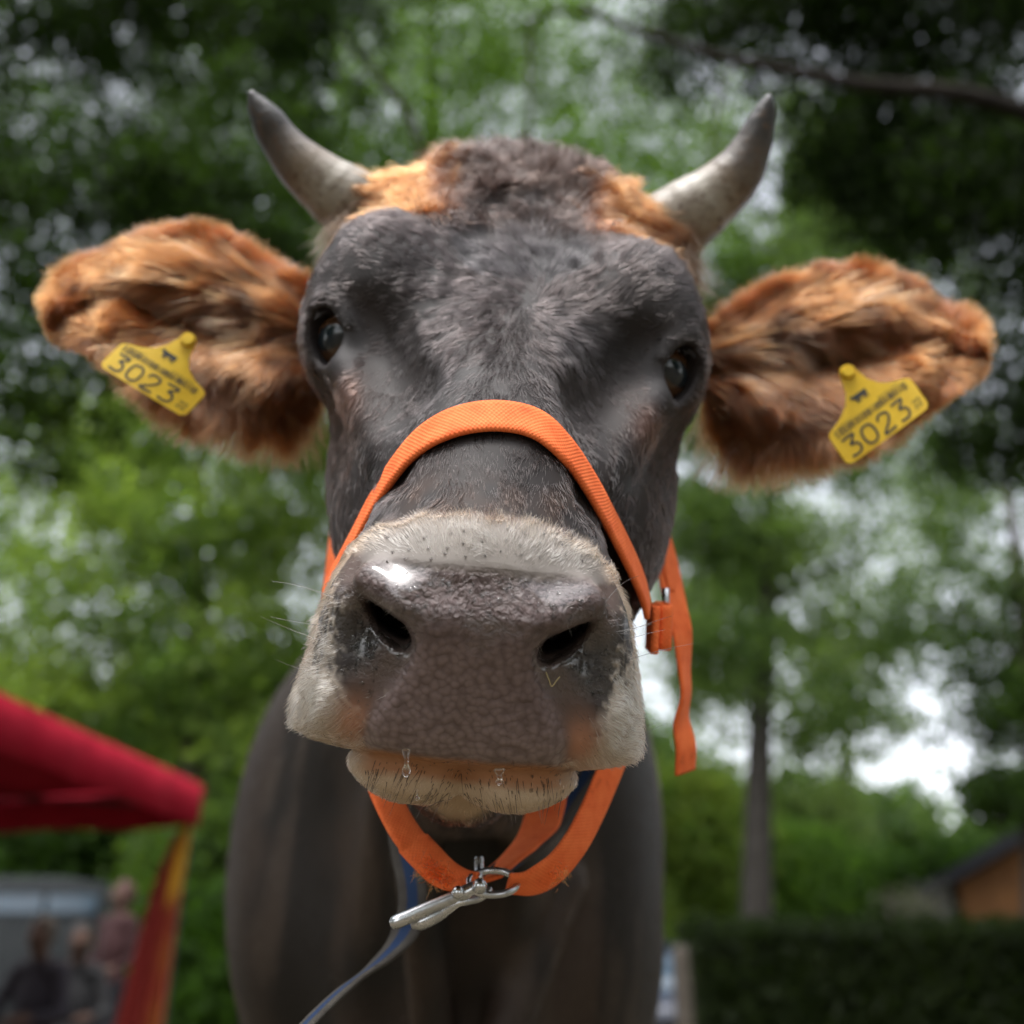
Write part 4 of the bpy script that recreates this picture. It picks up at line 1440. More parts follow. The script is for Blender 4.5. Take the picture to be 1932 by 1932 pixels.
def drop(px, py0, py1, d, r_top, r_bot, label):
    P = ppath([(px, py0, d), (px + 1, (py0 + py1) / 2, d), (px, py1, d)], 24)
    s = np.linspace(0, 1, 24)
    rr = np.where(s < 0.55, r_top * (1 - 0.55 * smoothstep(0, 0.4, s)), 0) + np.where(s >= 0.55, r_bot * np.sqrt(np.maximum(1 - ((s - 0.78) / 0.225) ** 2, 0.02)), 0)
    rr = np.convolve(np.pad(rr, 2, mode='edge'), np.ones(5) / 5, mode='valid')
    rr[-1] *= 0.5
    o = link('drool_drop', tube_mesh('drool_drop', P, rr, 16), M_WATER)
    return tag(o, label, 'drool', 'drool under the lip')


h_, n_ = surf(766, 1415)
dl = float(w2cam(h_)[2]) - 0.004
drop(766, 1414, 1466, dl, 0.0022, 0.0024, 'clear drool hanging in a thick drip from the upper lip')
drop(786, 1490, 1511, dl + 0.012, 0.0006, 0.0015, 'tiny clear drool droplet on the pale lower lip')
drop(942, 1452, 1482, dl + 0.004, 0.0030, 0.0022, 'wet drool blob running down the lower lip')
h_, n_ = surf(1040, 1280)
bm = bmesh.new()
STW = varied('dry_straw', (0.42, 0.33, 0.15), (0.55, 0.45, 0.22), 80, 0.5)
sd0 = float(w2cam(h_)[2]) - 0.002
st = link('straw_bit', tube_mesh('straw_bit', ppath([(1030, 1268, sd0), (1036, 1283, sd0 - .001), (1041, 1295, sd0), (1050, 1284, sd0 + .001), (1056, 1277, sd0 + .003)], 16), 0.00026, 6), STW)
tag(st, 'thin bent bit of straw stuck below the wet nostril', 'straw')

# whiskers: pores with hairs on the upper band, bristles on the lower lip, long feelers on the sides
def whisk(pts, lens, dirs, cols, rad, seed, wav=0.15, lift=0.55):
    R, N = [], []
    ok = []
    for i, (px, py) in enumerate(pts):
        h, n = surf(px, py)
        if h is None: continue
        hh = w2h(h)
        if hh[2] > 0.66: continue
        ok.append(i); R.append(hh); N.append((R_CAM.T @ n) @ R_HEAD)
    ok = np.array(ok)
    fur('whiskers', cow, M_FUR, np.array(R), np.array(N), np.array(dirs)[ok], np.array(lens)[ok], lift, np.array(cols)[ok], rad, 9, 0.08, wav=wav, wfreq=25, seed=seed, bend=0.75)


rw = np.random.default_rng(5)
n = 230
pts = np.stack([rw.uniform(690, 1080, n), rw.uniform(1432, 1512, n)], -1)
dirs = np.stack([(pts[:, 0] - 880) / 420, np.full(n, -1.0), np.full(n, -0.15)], -1)
whisk(pts, rw.uniform(0.006, 0.021, n), dirs, np.tile([[0.012, 0.010, 0.009]], (n, 1)), 0.00017, 41, 0.25, 0.28)
gx, gy = np.meshgrid(np.arange(730, 1150, 37), np.arange(1004, 1066, 21))
pts = np.stack([gx.ravel() + rw.uniform(-9, 9, gx.size), gy.ravel() + rw.uniform(-6, 6, gx.size) + np.abs(gx.ravel() - 930) * 0.06], -1)
pts = np.repeat(pts, 8, 0) + rw.normal(0, 1.0, (len(pts) * 8, 2))
n = len(pts)
whisk(pts, rw.uniform(0.002, 0.0055, n), np.tile([[0.3, 0.7, -0.3]], (n, 1)), np.tile([[0.012, 0.010, 0.009]], (n, 1)), 0.00022, 42, 0.3, 0.6)
n = 150
sgn = np.where(rw.random(n) < 0.5, -1, 1)
pts = np.stack([np.where(sgn < 0, rw.uniform(575, 690, n), rw.uniform(1120, 1215, n)), rw.uniform(1120, 1430, n)], -1)
dirs = np.stack([sgn * 1.0, rw.uniform(-0.5, 0.3, n), np.full(n, -0.1)], -1)
whisk(pts, np.where(rw.random(n) < 0.25, rw.uniform(0.035, 0.06, n), rw.uniform(0.010, 0.02, n)), dirs, np.tile([[0.03, 0.027, 0.025]], (n, 1)), 0.00017, 43, 0.25)

# eyelashes
for sx in (-1, 1):
    mirror = np.array([sx, 1, 1])
    n = 170
    q = rw.uniform(0.15, np.pi - 0.15, n)
    c = EYE_C * mirror
    AXm, UPm, SDm = EYE_AX * mirror, EYE_UP * mirror, EYE_SD * mirror
    R = c + np.outer(np.cos(q) * 0.0150, SDm) + np.outer(np.sin(q) * 0.0215, UPm) + AXm * 0.0185
    N = norm(np.outer(np.cos(q) * 0.3, SDm) + np.outer(np.sin(q) * 0.25, UPm) + AXm * 0.9)
    FLk = np.outer(np.cos(q), SDm) + np.outer(np.sin(q) * 0.4, UPm) - 0.5 * np.array([0, 1, 0]) + 0.3 * AXm
    fur('lashes', cow, M_FUR, R, N, FLk, np.full(n, 0.013), 0.8, np.tile([[0.012, 0.010, 0.009]], (n, 1)), 0.00022, 7, 0.15, seed=70 + sx, bend=0.8)

# beads of moisture on the nose pad and beside the nostrils
rw2 = np.random.default_rng(12)
bm = bmesh.new()
spots = [(rw2.uniform(735, 1120), rw2.uniform(1085, 1165), rw2.uniform(0.35, 1.0)) for _ in range(150)]
spots += [(rw2.normal(690, 22), rw2.normal(1235, 40), rw2.uniform(0.4, 1.2)) for _ in range(85)]
spots += [(rw2.normal(1120, 30), rw2.normal(1275, 34), rw2.uniform(0.35, 1.0)) for _ in range(75)]
for px, py, sz in spots:
    h, n = surf(px + 0.02 * (py - 1100), py + 0.05 * (px - 900))
    if h is None or w2cam(h)[2] > 0.545: continue
    r = 0.00135 * sz * rw2.uniform(0.5, 1.2)
    M = Matrix.Translation(Vector(h + n * r * 0.15)) @ Vector(n).to_track_quat('Z', 'Y').to_matrix().to_4x4() @ Matrix.Rotation(rw2.uniform(0, 6), 4, 'Z') @ Matrix.Diagonal((r * rw2.uniform(0.8, 2.0), r, r * 0.55, 1))
    bmesh.ops.create_icosphere(bm, subdivisions=2, radius=1, matrix=M)
mo = link('moisture', bm_mesh('moisture', bm), M_WATER, cow)
mo['kind'] = 'stuff'

# ================================================================== SURROUNDINGS
t = NT('meadow')
co = t.objco()
n1, n2 = t.noise(0.35, 6, 0.6, co), t.noise(14, 6, 0.7, co)
f = t.math('ADD', t.math('MULTIPLY', n1.outputs[0], 0.6), t.math('MULTIPLY', n2.outputs[0], 0.4))
t.link(t.ramp(f, [(0.35, (0.050, 0.048, 0.022)), (0.50, (0.105, 0.085, 0.055)), (0.66, (0.17, 0.135, 0.09))]).outputs[0], t.p.inputs['Base Color'])
t.set(Roughness=0.9); t.bump(n2.outputs[0], 0.6, 0.05)
gx = np.concatenate([[-900, -300, -100], np.linspace(-40, 40, 81), [100, 300, 900]])
gy = np.concatenate([[-600, -200, -60], np.linspace(-10, 50, 61), [100, 300, 1200]])
XX, YY = np.meshgrid(gx, gy, indexing='ij')
ZZ = 0.03 * noise3(np.stack([XX, YY, 0 * XX], -1), 0.4, 71) * (np.abs(XX) < 41) - 0.02
nI, nJ = XX.shape
ii, jj = np.meshgrid(np.arange(nI - 1), np.arange(nJ - 1), indexing='ij')
Fq = np.stack([ii * nJ + jj, (ii + 1) * nJ + jj, (ii + 1) * nJ + jj + 1, ii * nJ + jj + 1], -1).reshape(-1, 4)
g = link('ground', np_mesh('ground', np.stack([XX, YY, ZZ], -1).reshape(-1, 3), Fq), t.m)
g['kind'] = 'structure'

# ---- leaves and bark
def leaf_mat():
    t = NT('leaf')
    at = t.attr('col')
    t.link(at.outputs['Color'], t.p.inputs['Base Color'])
    t.set(Roughness=0.6)
    t.p.inputs['Specular IOR Level'].default_value = 0.18
    tr = t.new('ShaderNodeBsdfTranslucent')
    mx = t.new('ShaderNodeMix'); mx.data_type = 'RGBA'; mx.blend_type = 'MULTIPLY'
    mx.inputs[0].default_value = 1.0
    t.link(at.outputs['Color'], mx.inputs[6]); mx.inputs[7].default_value = (1.9, 2.0, 0.9, 1)
    t.link(mx.outputs[2], tr.inputs[0])
    ms = t.new('ShaderNodeMixShader'); ms.inputs[0].default_value = 0.58
    t.link(t.p.outputs[0], ms.inputs[1]); t.link(tr.outputs[0], ms.inputs[2])
    t.link(ms.outputs[0], t.out.inputs[0])
    return t.m


M_LEAF = leaf_mat()
M_BARK = varied('bark', (0.040, 0.032, 0.026), (0.095, 0.078, 0.062), 9, 0.9, 0.8, 30, 0.03)
M_BARKD = varied('dark_bark', (0.010, 0.008, 0.006), (0.024, 0.02, 0.016), 9, 0.9, 0.8, 30, 0.03)
M_BARKG = varied('grey_bark', (0.026, 0.023, 0.020), (0.055, 0.050, 0.045), 9, 0.9, 0.8, 26, 0.03)


def leaves(clumps, size, col1, col2, seed, gap=0.0, gfreq=1.2, lean=0.35, mult=3.6, per=60, spray=2.3):
    """clumps: (centre xyz, radii xyz, number). Returns a mesh of many small bent leaves"""
    rg = np.random.default_rng(seed)
    C, = [[]]
    for c, r, n in clumps:
        n = int(n * mult)
        m = max(3, int(n / per))                                   # leaf sprays
        d = norm(rg.normal(size=(m, 3)))
        rad = rg.random(m) ** 0.45
        K_ = np.array(c) + d * rad[:, None] * np.array(r)
        own = rg.integers(0, m, n)
        sp = size * spray * rg.uniform(0.6, 1.3, m)
        q = rg.normal(size=(n, 3)) * np.array([1, 1, 0.62]) * sp[own][:, None]
        C.append(K_[own] + q)
    C = np.vstack(C)
    if gap > -0.9:
        nz = noise3(C, gfreq, seed + 3) + 0.5 * noise3(C, gfreq * 2.3, seed + 4)
        C = C[nz > gap - 0.35]
    n = len(C)
    sz = size * rg.uniform(0.6, 1.35, n)
    nrm = norm(rg.normal(size=(n, 3)) * np.array([1, 1, 0.7]) + np.array([0, 0, lean]))
    tan = norm(np.cross(nrm, rg.normal(size=(n, 3))))
    bit = np.cross(nrm, tan)
    a = C - tan * (sz * 0.5)[:, None]
    b = C + bit * (sz * 0.29)[:, None] - nrm * (sz * 0.06)[:, None]
    e = C + tan * (sz * 0.55)[:, None] - nrm * (sz * 0.10)[:, None]
    f = C - bit * (sz * 0.29)[:, None] - nrm * (sz * 0.06)[:, None]
    V = np.stack([a, b, e, f], 1).reshape(-1, 3)
    k = np.arange(n) * 4
    F = np.stack([k, k + 1, k + 2, k + 3], -1)
    me = np_mesh('crown', V, F)
    w = np.clip(0.5 + 0.55 * noise3(C, 0.9, seed + 9) + rg.normal(0, 0.22, n), 0, 1)
    set_col(me, 'col', lerp(col1, col2, w), 'FACE')
    return me


DARK_L, MID_L, LIGHT_L, YEL_L = (0.020, 0.044, 0.007), (0.045, 0.095, 0.014), (0.105, 0.18, 0.040), (0.16, 0.225, 0.045)


def clump_at(px, py, dist, rpx, n, flat=0.8, depth=None):
    """a clump whose centre stands dist metres off under picture column px, as high as picture row py"""
    z = height_at(py, dist)
    p = ground_at(px, dist, z)
    d = dist * CA + (z - CAM_H) * SA
    r = rpx * KPX * d
    return (tuple(p), (r, r if depth is None else depth, r * flat), n)


def tree(label, cat, base, trunk, clumps, size, c1, c2, seed, gap=0.0, gfreq=1.2, limbs=(), bark=None, group=None, name='tree', lean=0.35):
    tr = empty(name, tuple(base), label, cat, group)
    bark = bark or M_BARK
    if trunk is not None:
        pts, rad = trunk
        P = spline(np.array(pts, float), 40)
        r = np.interp(np.linspace(0, 1, 40), np.linspace(0, 1, len(rad)), rad)
        r = r * (1 + 0.5 * np.exp(-np.linspace(0, 1, 40) * 22))
        link('trunk', tube_mesh('trunk', P, r, 14), bark, tr)
    rl = random.Random(seed)
    for lp in limbs:
        pts, rad = lp
        P = spline(np.array(pts, float), 30)
        P = P + 0.05 * np.stack([noise3(P, 1.5, seed + k) for k in range(3)], -1)
        link('limb', tube_mesh('limb', P, np.interp(np.linspace(0, 1, 30), np.linspace(0, 1, len(rad)), rad), 9), bark, tr)
    o = link('crown', leaves(clumps, size, c1, c2, seed, gap, gfreq, lean), M_LEAF, tr, smooth=False)
    o['kind'] = 'stuff'
    return tr


def up(px, py, dist):
    z = height_at(py, dist)
    return tuple(ground_at(px, dist, z))


# tree overhanging from the left, corner vignette put into its dark leaf colours
b = ground_at(-420, 8.5)
cl = [clump_at(-60, 120, 8.5, 330, 7500), clump_at(230, -60, 8.2, 300, 7500), clump_at(520, 60, 8.6, 260, 4600), clump_at(120, 420, 8.4, 260, 2600), clump_at(-160, 480, 8.8, 300, 2600),
      clump_at(420, 330, 9.0, 230, 2000), clump_at(330, 640, 8.6, 190, 1500), clump_at(300, 390, 8.7, 170, 2200), clump_at(470, 450, 9.0, 150, 1400), clump_at(60, 760, 8.8, 200, 1500), clump_at(640, -120, 8.2, 260, 2600)]
tree('leafy tree with darkened leaves overhanging the upper left above the cow ear', 'tree', b, ([tuple(b), up(-430, 1000, 8.5), up(-330, 300, 8.5), up(-120, -300, 8.3)], [.22, .18, .13, .05]), cl, 0.09, (0.012, 0.026, 0.0045), (0.042, 0.078, 0.013), 101, -0.06, 2.4,
     [([up(-380, 620, 8.5), up(-100, 420, 8.4), up(150, 320, 8.4)], [.09, .05, .015]), ([up(-330, 300, 8.5), up(60, 60, 8.4), up(420, -20, 8.3)], [.10, .06, .015])])
# tree overhanging from the right with bare dark branches; leaf colours carry corner vignette
b = ground_at(2350, 6.8)
cl = [clump_at(1900, 60, 6.8, 330, 5200), clump_at(1720, -140, 6.4, 300, 4200), clump_at(2000, 420, 7.0, 280, 3600), clump_at(1560, 30, 6.9, 210, 2200), clump_at(1760, 330, 7.2, 210, 2600), clump_at(1620, 300, 7.3, 150, 1100), clump_at(1940, 760, 7.4, 190, 1500),
      clump_at(1420, -60, 6.6, 200, 1500), clump_at(1300, 60, 6.9, 130, 420)]
tree('tree with darkened leaves leaning in from the upper right with a bare curving branch', 'tree', b, ([tuple(b), up(2360, 1100, 6.8), up(2280, 400, 6.8), up(2100, -200, 6.6)], [.24, .19, .14, .06]), cl, 0.085, (0.008, 0.017, 0.003), (0.018, 0.034, 0.006), 102, -0.12, 1.7,
     [([up(2250, 330, 6.8), up(1900, 190, 5.6), up(1620, 150, 5.6), up(1400, 118, 5.6), up(1240, 66, 5.6), up(1100, 12, 5.6)], [.13, .10, .075, .055, .04, .025]),
      ([up(1400, 118, 5.6), up(1360, 200, 5.6), up(1345, 330, 5.6)], [.02, .014, .006]), ([up(1130, 20, 5.6), up(1010, 30, 5.6), up(995, 120, 5.6), up(1003, 260, 5.6)], [.022, .02, .017, .008])], M_BARKD)
# broad green tree straight behind the cow
b = ground_at(760, 14)
cl = [clump_at(700, 330, 14, 270, 5200), clump_at(980, 120, 14.2, 260, 4600), clump_at(1120, 420, 14.4, 230, 3600), clump_at(560, 640, 13.6, 220, 3200), clump_at(850, -80, 14, 300, 4200), clump_at(1300, 560, 14.6, 190, 2400), clump_at(480, 200, 13.6, 240, 2600),
      clump_at(1250, 200, 14.4, 190, 1600), clump_at(900, 700, 14.2, 250, 3600)]
tree('broad mid green tree straight behind the cow head', 'tree', b, ([tuple(b), up(770, 1200, 14), up(800, 600, 14), up(820, 0, 14)], [.34, .27, .2, .08]), cl, 0.125, (0.034, 0.070, 0.012), (0.095, 0.165, 0.030), 103, -0.02, 2.0,
     [([up(805, 330, 10.4), up(770, 215, 10.4), up(700, 130, 10.4), up(645, 60, 10.3), up(600, -60, 10.3)], [.05, .06, .06, .055, .04])], M_BARKD)
# light green tree at the left
b = ground_at(360, 17)
cl = [clump_at(300, 1080, 17, 260, 3300), clump_at(120, 900, 17.4, 230, 2500), clump_at(520, 1000, 16.6, 210, 2600), clump_at(480, 1280, 16.4, 190, 2900), clump_at(220, 1290, 17.2, 210, 1700), clump_at(-40, 1120, 17.6, 220, 1300), clump_at(420, 800, 17.4, 210, 1900), clump_at(250, 830, 17.5, 170, 1700), clump_at(590, 860, 17.2, 120, 1100),
      clump_at(560, 1450, 16, 130, 2600), clump_at(60, 1340, 17.6, 190, 2200)]
tree('light green tree behind the red tent, between tent and cow', 'tree', b, ([tuple(b), up(365, 1500, 17), up(370, 1100, 17), up(380, 760, 17)], [.26, .22, .16, .06]), cl, 0.15, (0.072, 0.128, 0.036), (0.175, 0.235, 0.055), 104, 0.03, 2.2)
# tall tree with the straight trunk on the right
b = ground_at(1425, 14)
cl = [clump_at(1440, 1090, 14, 150, 850), clump_at(1330, 960, 13.8, 150, 1300), clump_at(1560, 1000, 14.2, 150, 420), clump_at(1480, 830, 14, 190, 1300), clump_at(1340, 1220, 13.7, 90, 420), clump_at(1620, 1210, 14.2, 130, 420), clump_at(1490, 1280, 13.8, 100, 380),
      clump_at(1650, 850, 14.4, 170, 480), clump_at(1360, 760, 14, 150, 1300), clump_at(1560, 1420, 14, 90, 160), clump_at(1500, 560, 14.4, 190, 3000), clump_at(1620, 420, 14.6, 200, 3000), clump_at(1480, 330, 14.4, 170, 2400), clump_at(1700, 620, 14.4, 170, 2000)]
tree('tall straight trunked tree standing right of the cow, sky behind it', 'tree', b, ([tuple(b), up(1432, 1450, 14), up(1446, 1150, 14), up(1458, 850, 14), up(1462, 640, 14)], [.23, .185, .15, .11, .04]), cl, 0.13, (0.055, 0.095, 0.030), (0.105, 0.155, 0.052), 105, 0.10, 1.0,
     [([up(1446, 1150, 14), up(1540, 1080, 14.1), up(1640, 1050, 14.3)], [.06, .04, .012]), ([up(1448, 1100, 14), up(1380, 1010, 13.9), up(1300, 960, 13.8)], [.06, .04, .012]), ([up(1455, 900, 14), up(1560, 820, 14.2), up(1680, 790, 14.4)], [.06, .04, .012])],
     M_BARKG)
b = ground_at(1590, 22)
cl = [clump_at(1560, 1180, 22, 150, 900), clump_at(1700, 1010, 22, 160, 700), clump_at(1840, 1130, 21.6, 150, 500), clump_at(1640, 1330, 22, 130, 600), clump_at(1330, 1290, 22.4, 130, 1500), clump_at(1480, 1400, 22, 110, 600), clump_at(1800, 900, 22, 150, 600), clump_at(1420, 1020, 22.4, 150, 1200),
      clump_at(1540, 1530, 22, 90, 900), clump_at(1330, 1120, 22.3, 120, 1200)]
tree('pale airy tree far behind the straight trunk, sky showing through', 'tree', b, ([tuple(b), up(1595, 1450, 22), up(1610, 1100, 22), up(1620, 900, 22)], [.16, .13, .09, .03]), cl, 0.15, (0.075, 0.12, 0.045), (0.135, 0.185, 0.072), 115, 0.05, 0.9, (), M_BARKG)
# thin airy tree in the gap at the right
b = ground_at(1820, 12)
cl = [clump_at(1850, 1000, 12, 190, 1000), clump_at(1760, 1180, 12, 120, 220), clump_at(1890, 1330, 11.8, 110, 700), clump_at(1640, 1330, 12.4, 110, 300), clump_at(1930, 1180, 12, 150, 1300), clump_at(1780, 860, 12.4, 150, 520), clump_at(1890, 1500, 11.6, 60, 700)]
tree('airy dark tree at the right edge over the house roof', 'tree', b, ([tuple(ground_at(1960, 12)), up(1950, 1500, 12), up(1930, 1150, 12), up(1890, 850, 12)], [.17, .14, .10, .04]), cl, 0.10, DARK_L, (0.05, 0.085, 0.024), 106, 0.10, 1.3,
     [([up(1940, 1300, 12), up(1860, 1180, 12), up(1740, 1150, 12.2)], [.05, .03, .008])])
# shrubs behind the hedge
for i, (px, py, dist, r, n, c1, c2, lab) in enumerate([
        (1290, 1560, 19, 120, 3600, LIGHT_L, (0.17, 0.21, 0.05), 'yellow green bush just right of the cow chest'),
        (1500, 1680, 21, 120, 3600, MID_L, LIGHT_L, 'green bush behind the straight trunk and hedge'),
        (1640, 1690, 24, 110, 3800, MID_L, (0.06, 0.105, 0.04), 'grey green bush below the big sky gap'),
        (1800, 1690, 20, 105, 3000, DARK_L, MID_L, 'dark bush between hedge and house gable'),
        (170, 1610, 18, 190, 4200, DARK_L, MID_L, 'dark green bush behind the red tent'),
        (420, 1640, 15, 110, 3200, MID_L, (0.085, 0.13, 0.035), 'leafy bush beside the hanging curtain'),
        (470, 1800, 13, 120, 3000, DARK_L, MID_L, 'low dark bush left of the cow forelegs')]):
    c = clump_at(px, py, dist, r, n, 0.9)
    b = ground_at(px, dist)
    low = ((c[0][0], c[0][1], max(0.4, c[0][2] * 0.5)), (c[1][0] * 0.95, c[1][1] * 0.9, max(0.45, c[0][2] * 0.55)), int(n * 0.6))
    tree(lab, 'bush', b, ([tuple(b), (b[0] + 0.05, b[1], c[0][2] * 0.6), (b[0], b[1] + 0.1, c[0][2])], [.06, .04, .015]), [c, low], 0.15, c1, c2, 200 + i, -0.15, 1.0, name='bush', group='bushes behind the cow')
# distant wood closing the view
cl = []
for px in range(-300, 2300, 130):
    py = 1470 + 60 * math.sin(px * 0.011) + (180 if px > 1350 else 0) - (20 if px < 700 else 0)
    cl.append(clump_at(px, py, 34 + 3 * math.sin(px), 120, 2600, 1.1))
    cl.append(clump_at(px + 50, 1720, 33, 130, 2000, 0.9))
fw = link('woodland', leaves(cl, 0.30, (0.040, 0.075, 0.026), (0.085, 0.13, 0.045), 301, -0.2, 0.35), M_LEAF, smooth=False)
tag(fw, 'far green wood closing the view behind everything', 'wood', kind='stuff')

# ---- clipped hedge on the right
hx0, hx1 = ground_at(1325, 9.4)[0], ground_at(2300, 9.4)[0]
hz = height_at(1748, 9.4)
rg = np.random.default_rng(55)
n = 26000
C = np.stack([rg.uniform(hx0, hx1, n), 9.4 + rg.uniform(0, 1.0, n), rg.uniform(0.02, hz, n)], -1)
face = rg.random(n)
C[face < 0.5, 1] = 9.4 + rg.normal(0, 0.05, (face < 0.5).sum())
C[(face > 0.5) & (face < 0.75), 2] = hz + rg.normal(0, 0.05, ((face > 0.5) & (face < 0.75)).sum())
hedge = empty('hedge', tuple(ground_at(1700, 9.9)), 'long clipped hedge with darkened leaves along the lower right', 'hedge')
nrm = norm(rg.normal(size=(n, 3)) + np.array([0, -0.5, 0.5])); tan = norm(np.cross(nrm, rg.normal(size=(n, 3)))); bit = np.cross(nrm, tan)
sz = 0.07 * rg.uniform(0.6, 1.4, n)
V = np.stack([C - tan * (sz * .5)[:, None], C + bit * (sz * .3)[:, None], C + tan * (sz * .5)[:, None], C - bit * (sz * .3)[:, None]], 1).reshape(-1, 3)
k = np.arange(n) * 4
me = np_mesh('foliage', V, np.stack([k, k + 1, k + 2, k + 3], -1))
set_col(me, 'col', lerp((0.008, 0.015, 0.004), (0.020, 0.032, 0.008), np.clip(0.5 + 0.6 * noise3(C, 2.0, 7) + rg.normal(0, .2, n), 0, 1)), 'FACE')  # near-black leaf colours stand in for the corner vignette
o = link('foliage', me, M_LEAF, hedge, smooth=False); o['kind'] = 'stuff'
bm = bmesh.new()
bmesh.ops.create_cube(bm, size=1, matrix=Matrix.Translation(((hx0 + hx1) / 2, 9.92, hz * 0.47)) @ Matrix.Diagonal((hx1 - hx0 - 0.2, 0.72, hz * 0.9, 1)))
link('twigs', bm_mesh('twigs', bm), varied('hedge_twigs', (0.012, 0.016, 0.007), (0.03, 0.028, 0.016), 12, 0.95, 0.6, 30, 0.04), hedge, smooth=False)

M_WOODPOST = varied('weathered_wood', (0.045, 0.038, 0.031), (0.085, 0.073, 0.06), 16, 0.85, 0.5, 60, 0.01)
pb = ground_at(1304, 9.0)
zt = height_at(1785, 9.0)
P = np.array([[pb[0], pb[1], -0.1], [pb[0] + 0.004, pb[1], zt * .5], [pb[0], pb[1], zt - 0.02], [pb[0], pb[1], zt]])
o = link('fence_post', tube_mesh('fence_post', spline(P, 20), np.interp(np.linspace(0, 1, 20), [0, .96, 1], [.078, .072, .05]), 14), M_WOODPOST)
tag(o, 'grey brown wooden post at the near end of the hedge', 'post')

# ---- parked car seen past the cow's flank
def boxes(items):
    bm = bmesh.new()
    for c, s, bev in items:
        r = bmesh.ops.create_cube(bm, size=1, matrix=Matrix.Translation(c) @ Matrix.Diagonal((*s, 1)))
        if bev:
            es = list({e for v in r['verts'] for e in v.link_edges})
            bmesh.ops.bevel(bm, geom=es, offset=bev, segments=3, affect='EDGES', profile=0.6)
    return bm


def loft_mesh(name, rings):
    """closed loft through equal-length rings of points"""
    n, m = len(rings), len(rings[0])
    V = [tuple(p) for r in rings for p in r]
    F = [(i * m + j, i * m + (j + 1) % m, (i + 1) * m + (j + 1) % m, (i + 1) * m + j) for i in range(n - 1) for j in range(m)]
    F.append(tuple(range(m))[::-1]); F.append(tuple((n - 1) * m + j for j in range(m)))
    me = bpy.data.meshes.new(name); me.from_pydata(V, [], F); me.update()
    bm = bmesh.new(); bm.from_mesh(me); bmesh.ops.recalc_face_normals(bm, faces=bm.faces); bm.to_mesh(me); bm.free()
    return me


def rrect(cx, cz, w, h, r, n=5):
    pts = []
    for qx, qz, a0 in ((1, 1, 0), (-1, 1, 90), (-1, -1, 180), (1, -1, 270)):
        for i in range(n):
            a = math.radians(a0 + 90 * i / (n - 1))
            pts.append((cx + qx * (w / 2 - r) + r * math.cos(a), cz + qz * (h / 2 - r) + r * math.sin(a)))
    return pts


M_GLASS = varied('car_glass', (0.030, 0.055, 0.085), (0.045, 0.075, 0.11), 5, 0.05)  # blue of the reflected sky put into the glass colour
M_TYRE = varied('tyre', (0.012, 0.012, 0.012), (0.025, 0.025, 0.025), 40, 0.85)
M_RIM = varied('rim_metal', (0.35, 0.35, 0.36), (0.5, 0.5, 0.5), 20, 0.35, Metallic=0.9)
M_LAMP = varied('lamp_glass', (0.16, 0.17, 0.18), (0.24, 0.24, 0.25), 20, 0.12)
M_TAIL = varied('tail_lamp', (0.35, 0.012, 0.01), (0.45, 0.02, 0.015), 20, 0.2)


def wheel(parent, x, y, r, side):
    bm = bmesh.new()
    bmesh.ops.create_cone(bm, cap_ends=True, segments=28, radius1=r, radius2=r, depth=0.2, matrix=Matrix.Translation((x, y, r)) @ Matrix.Rotation(math.pi / 2, 4, 'Y'))
    bmesh.ops.bevel(bm, geom=[e for e in bm.edges if len(e.link_faces) == 2 and e.calc_face_angle() > 1], offset=0.03, segments=3, affect='EDGES')
    w = link('wheel', bm_mesh('wheel', bm), M_TYRE, parent, smooth=False)
    bm = bmesh.new()
    bmesh.ops.create_cone(bm, cap_ends=True, segments=24, radius1=r * 0.64, radius2=r * 0.6, depth=0.03, matrix=Matrix.Translation((x + side * 0.1, y, r)) @ Matrix.Rotation(side * math.pi / 2, 4, 'Y'))
    ob = link('rim', bm_mesh('rim', bm), M_RIM, None, smooth=False)
    ob.parent = w


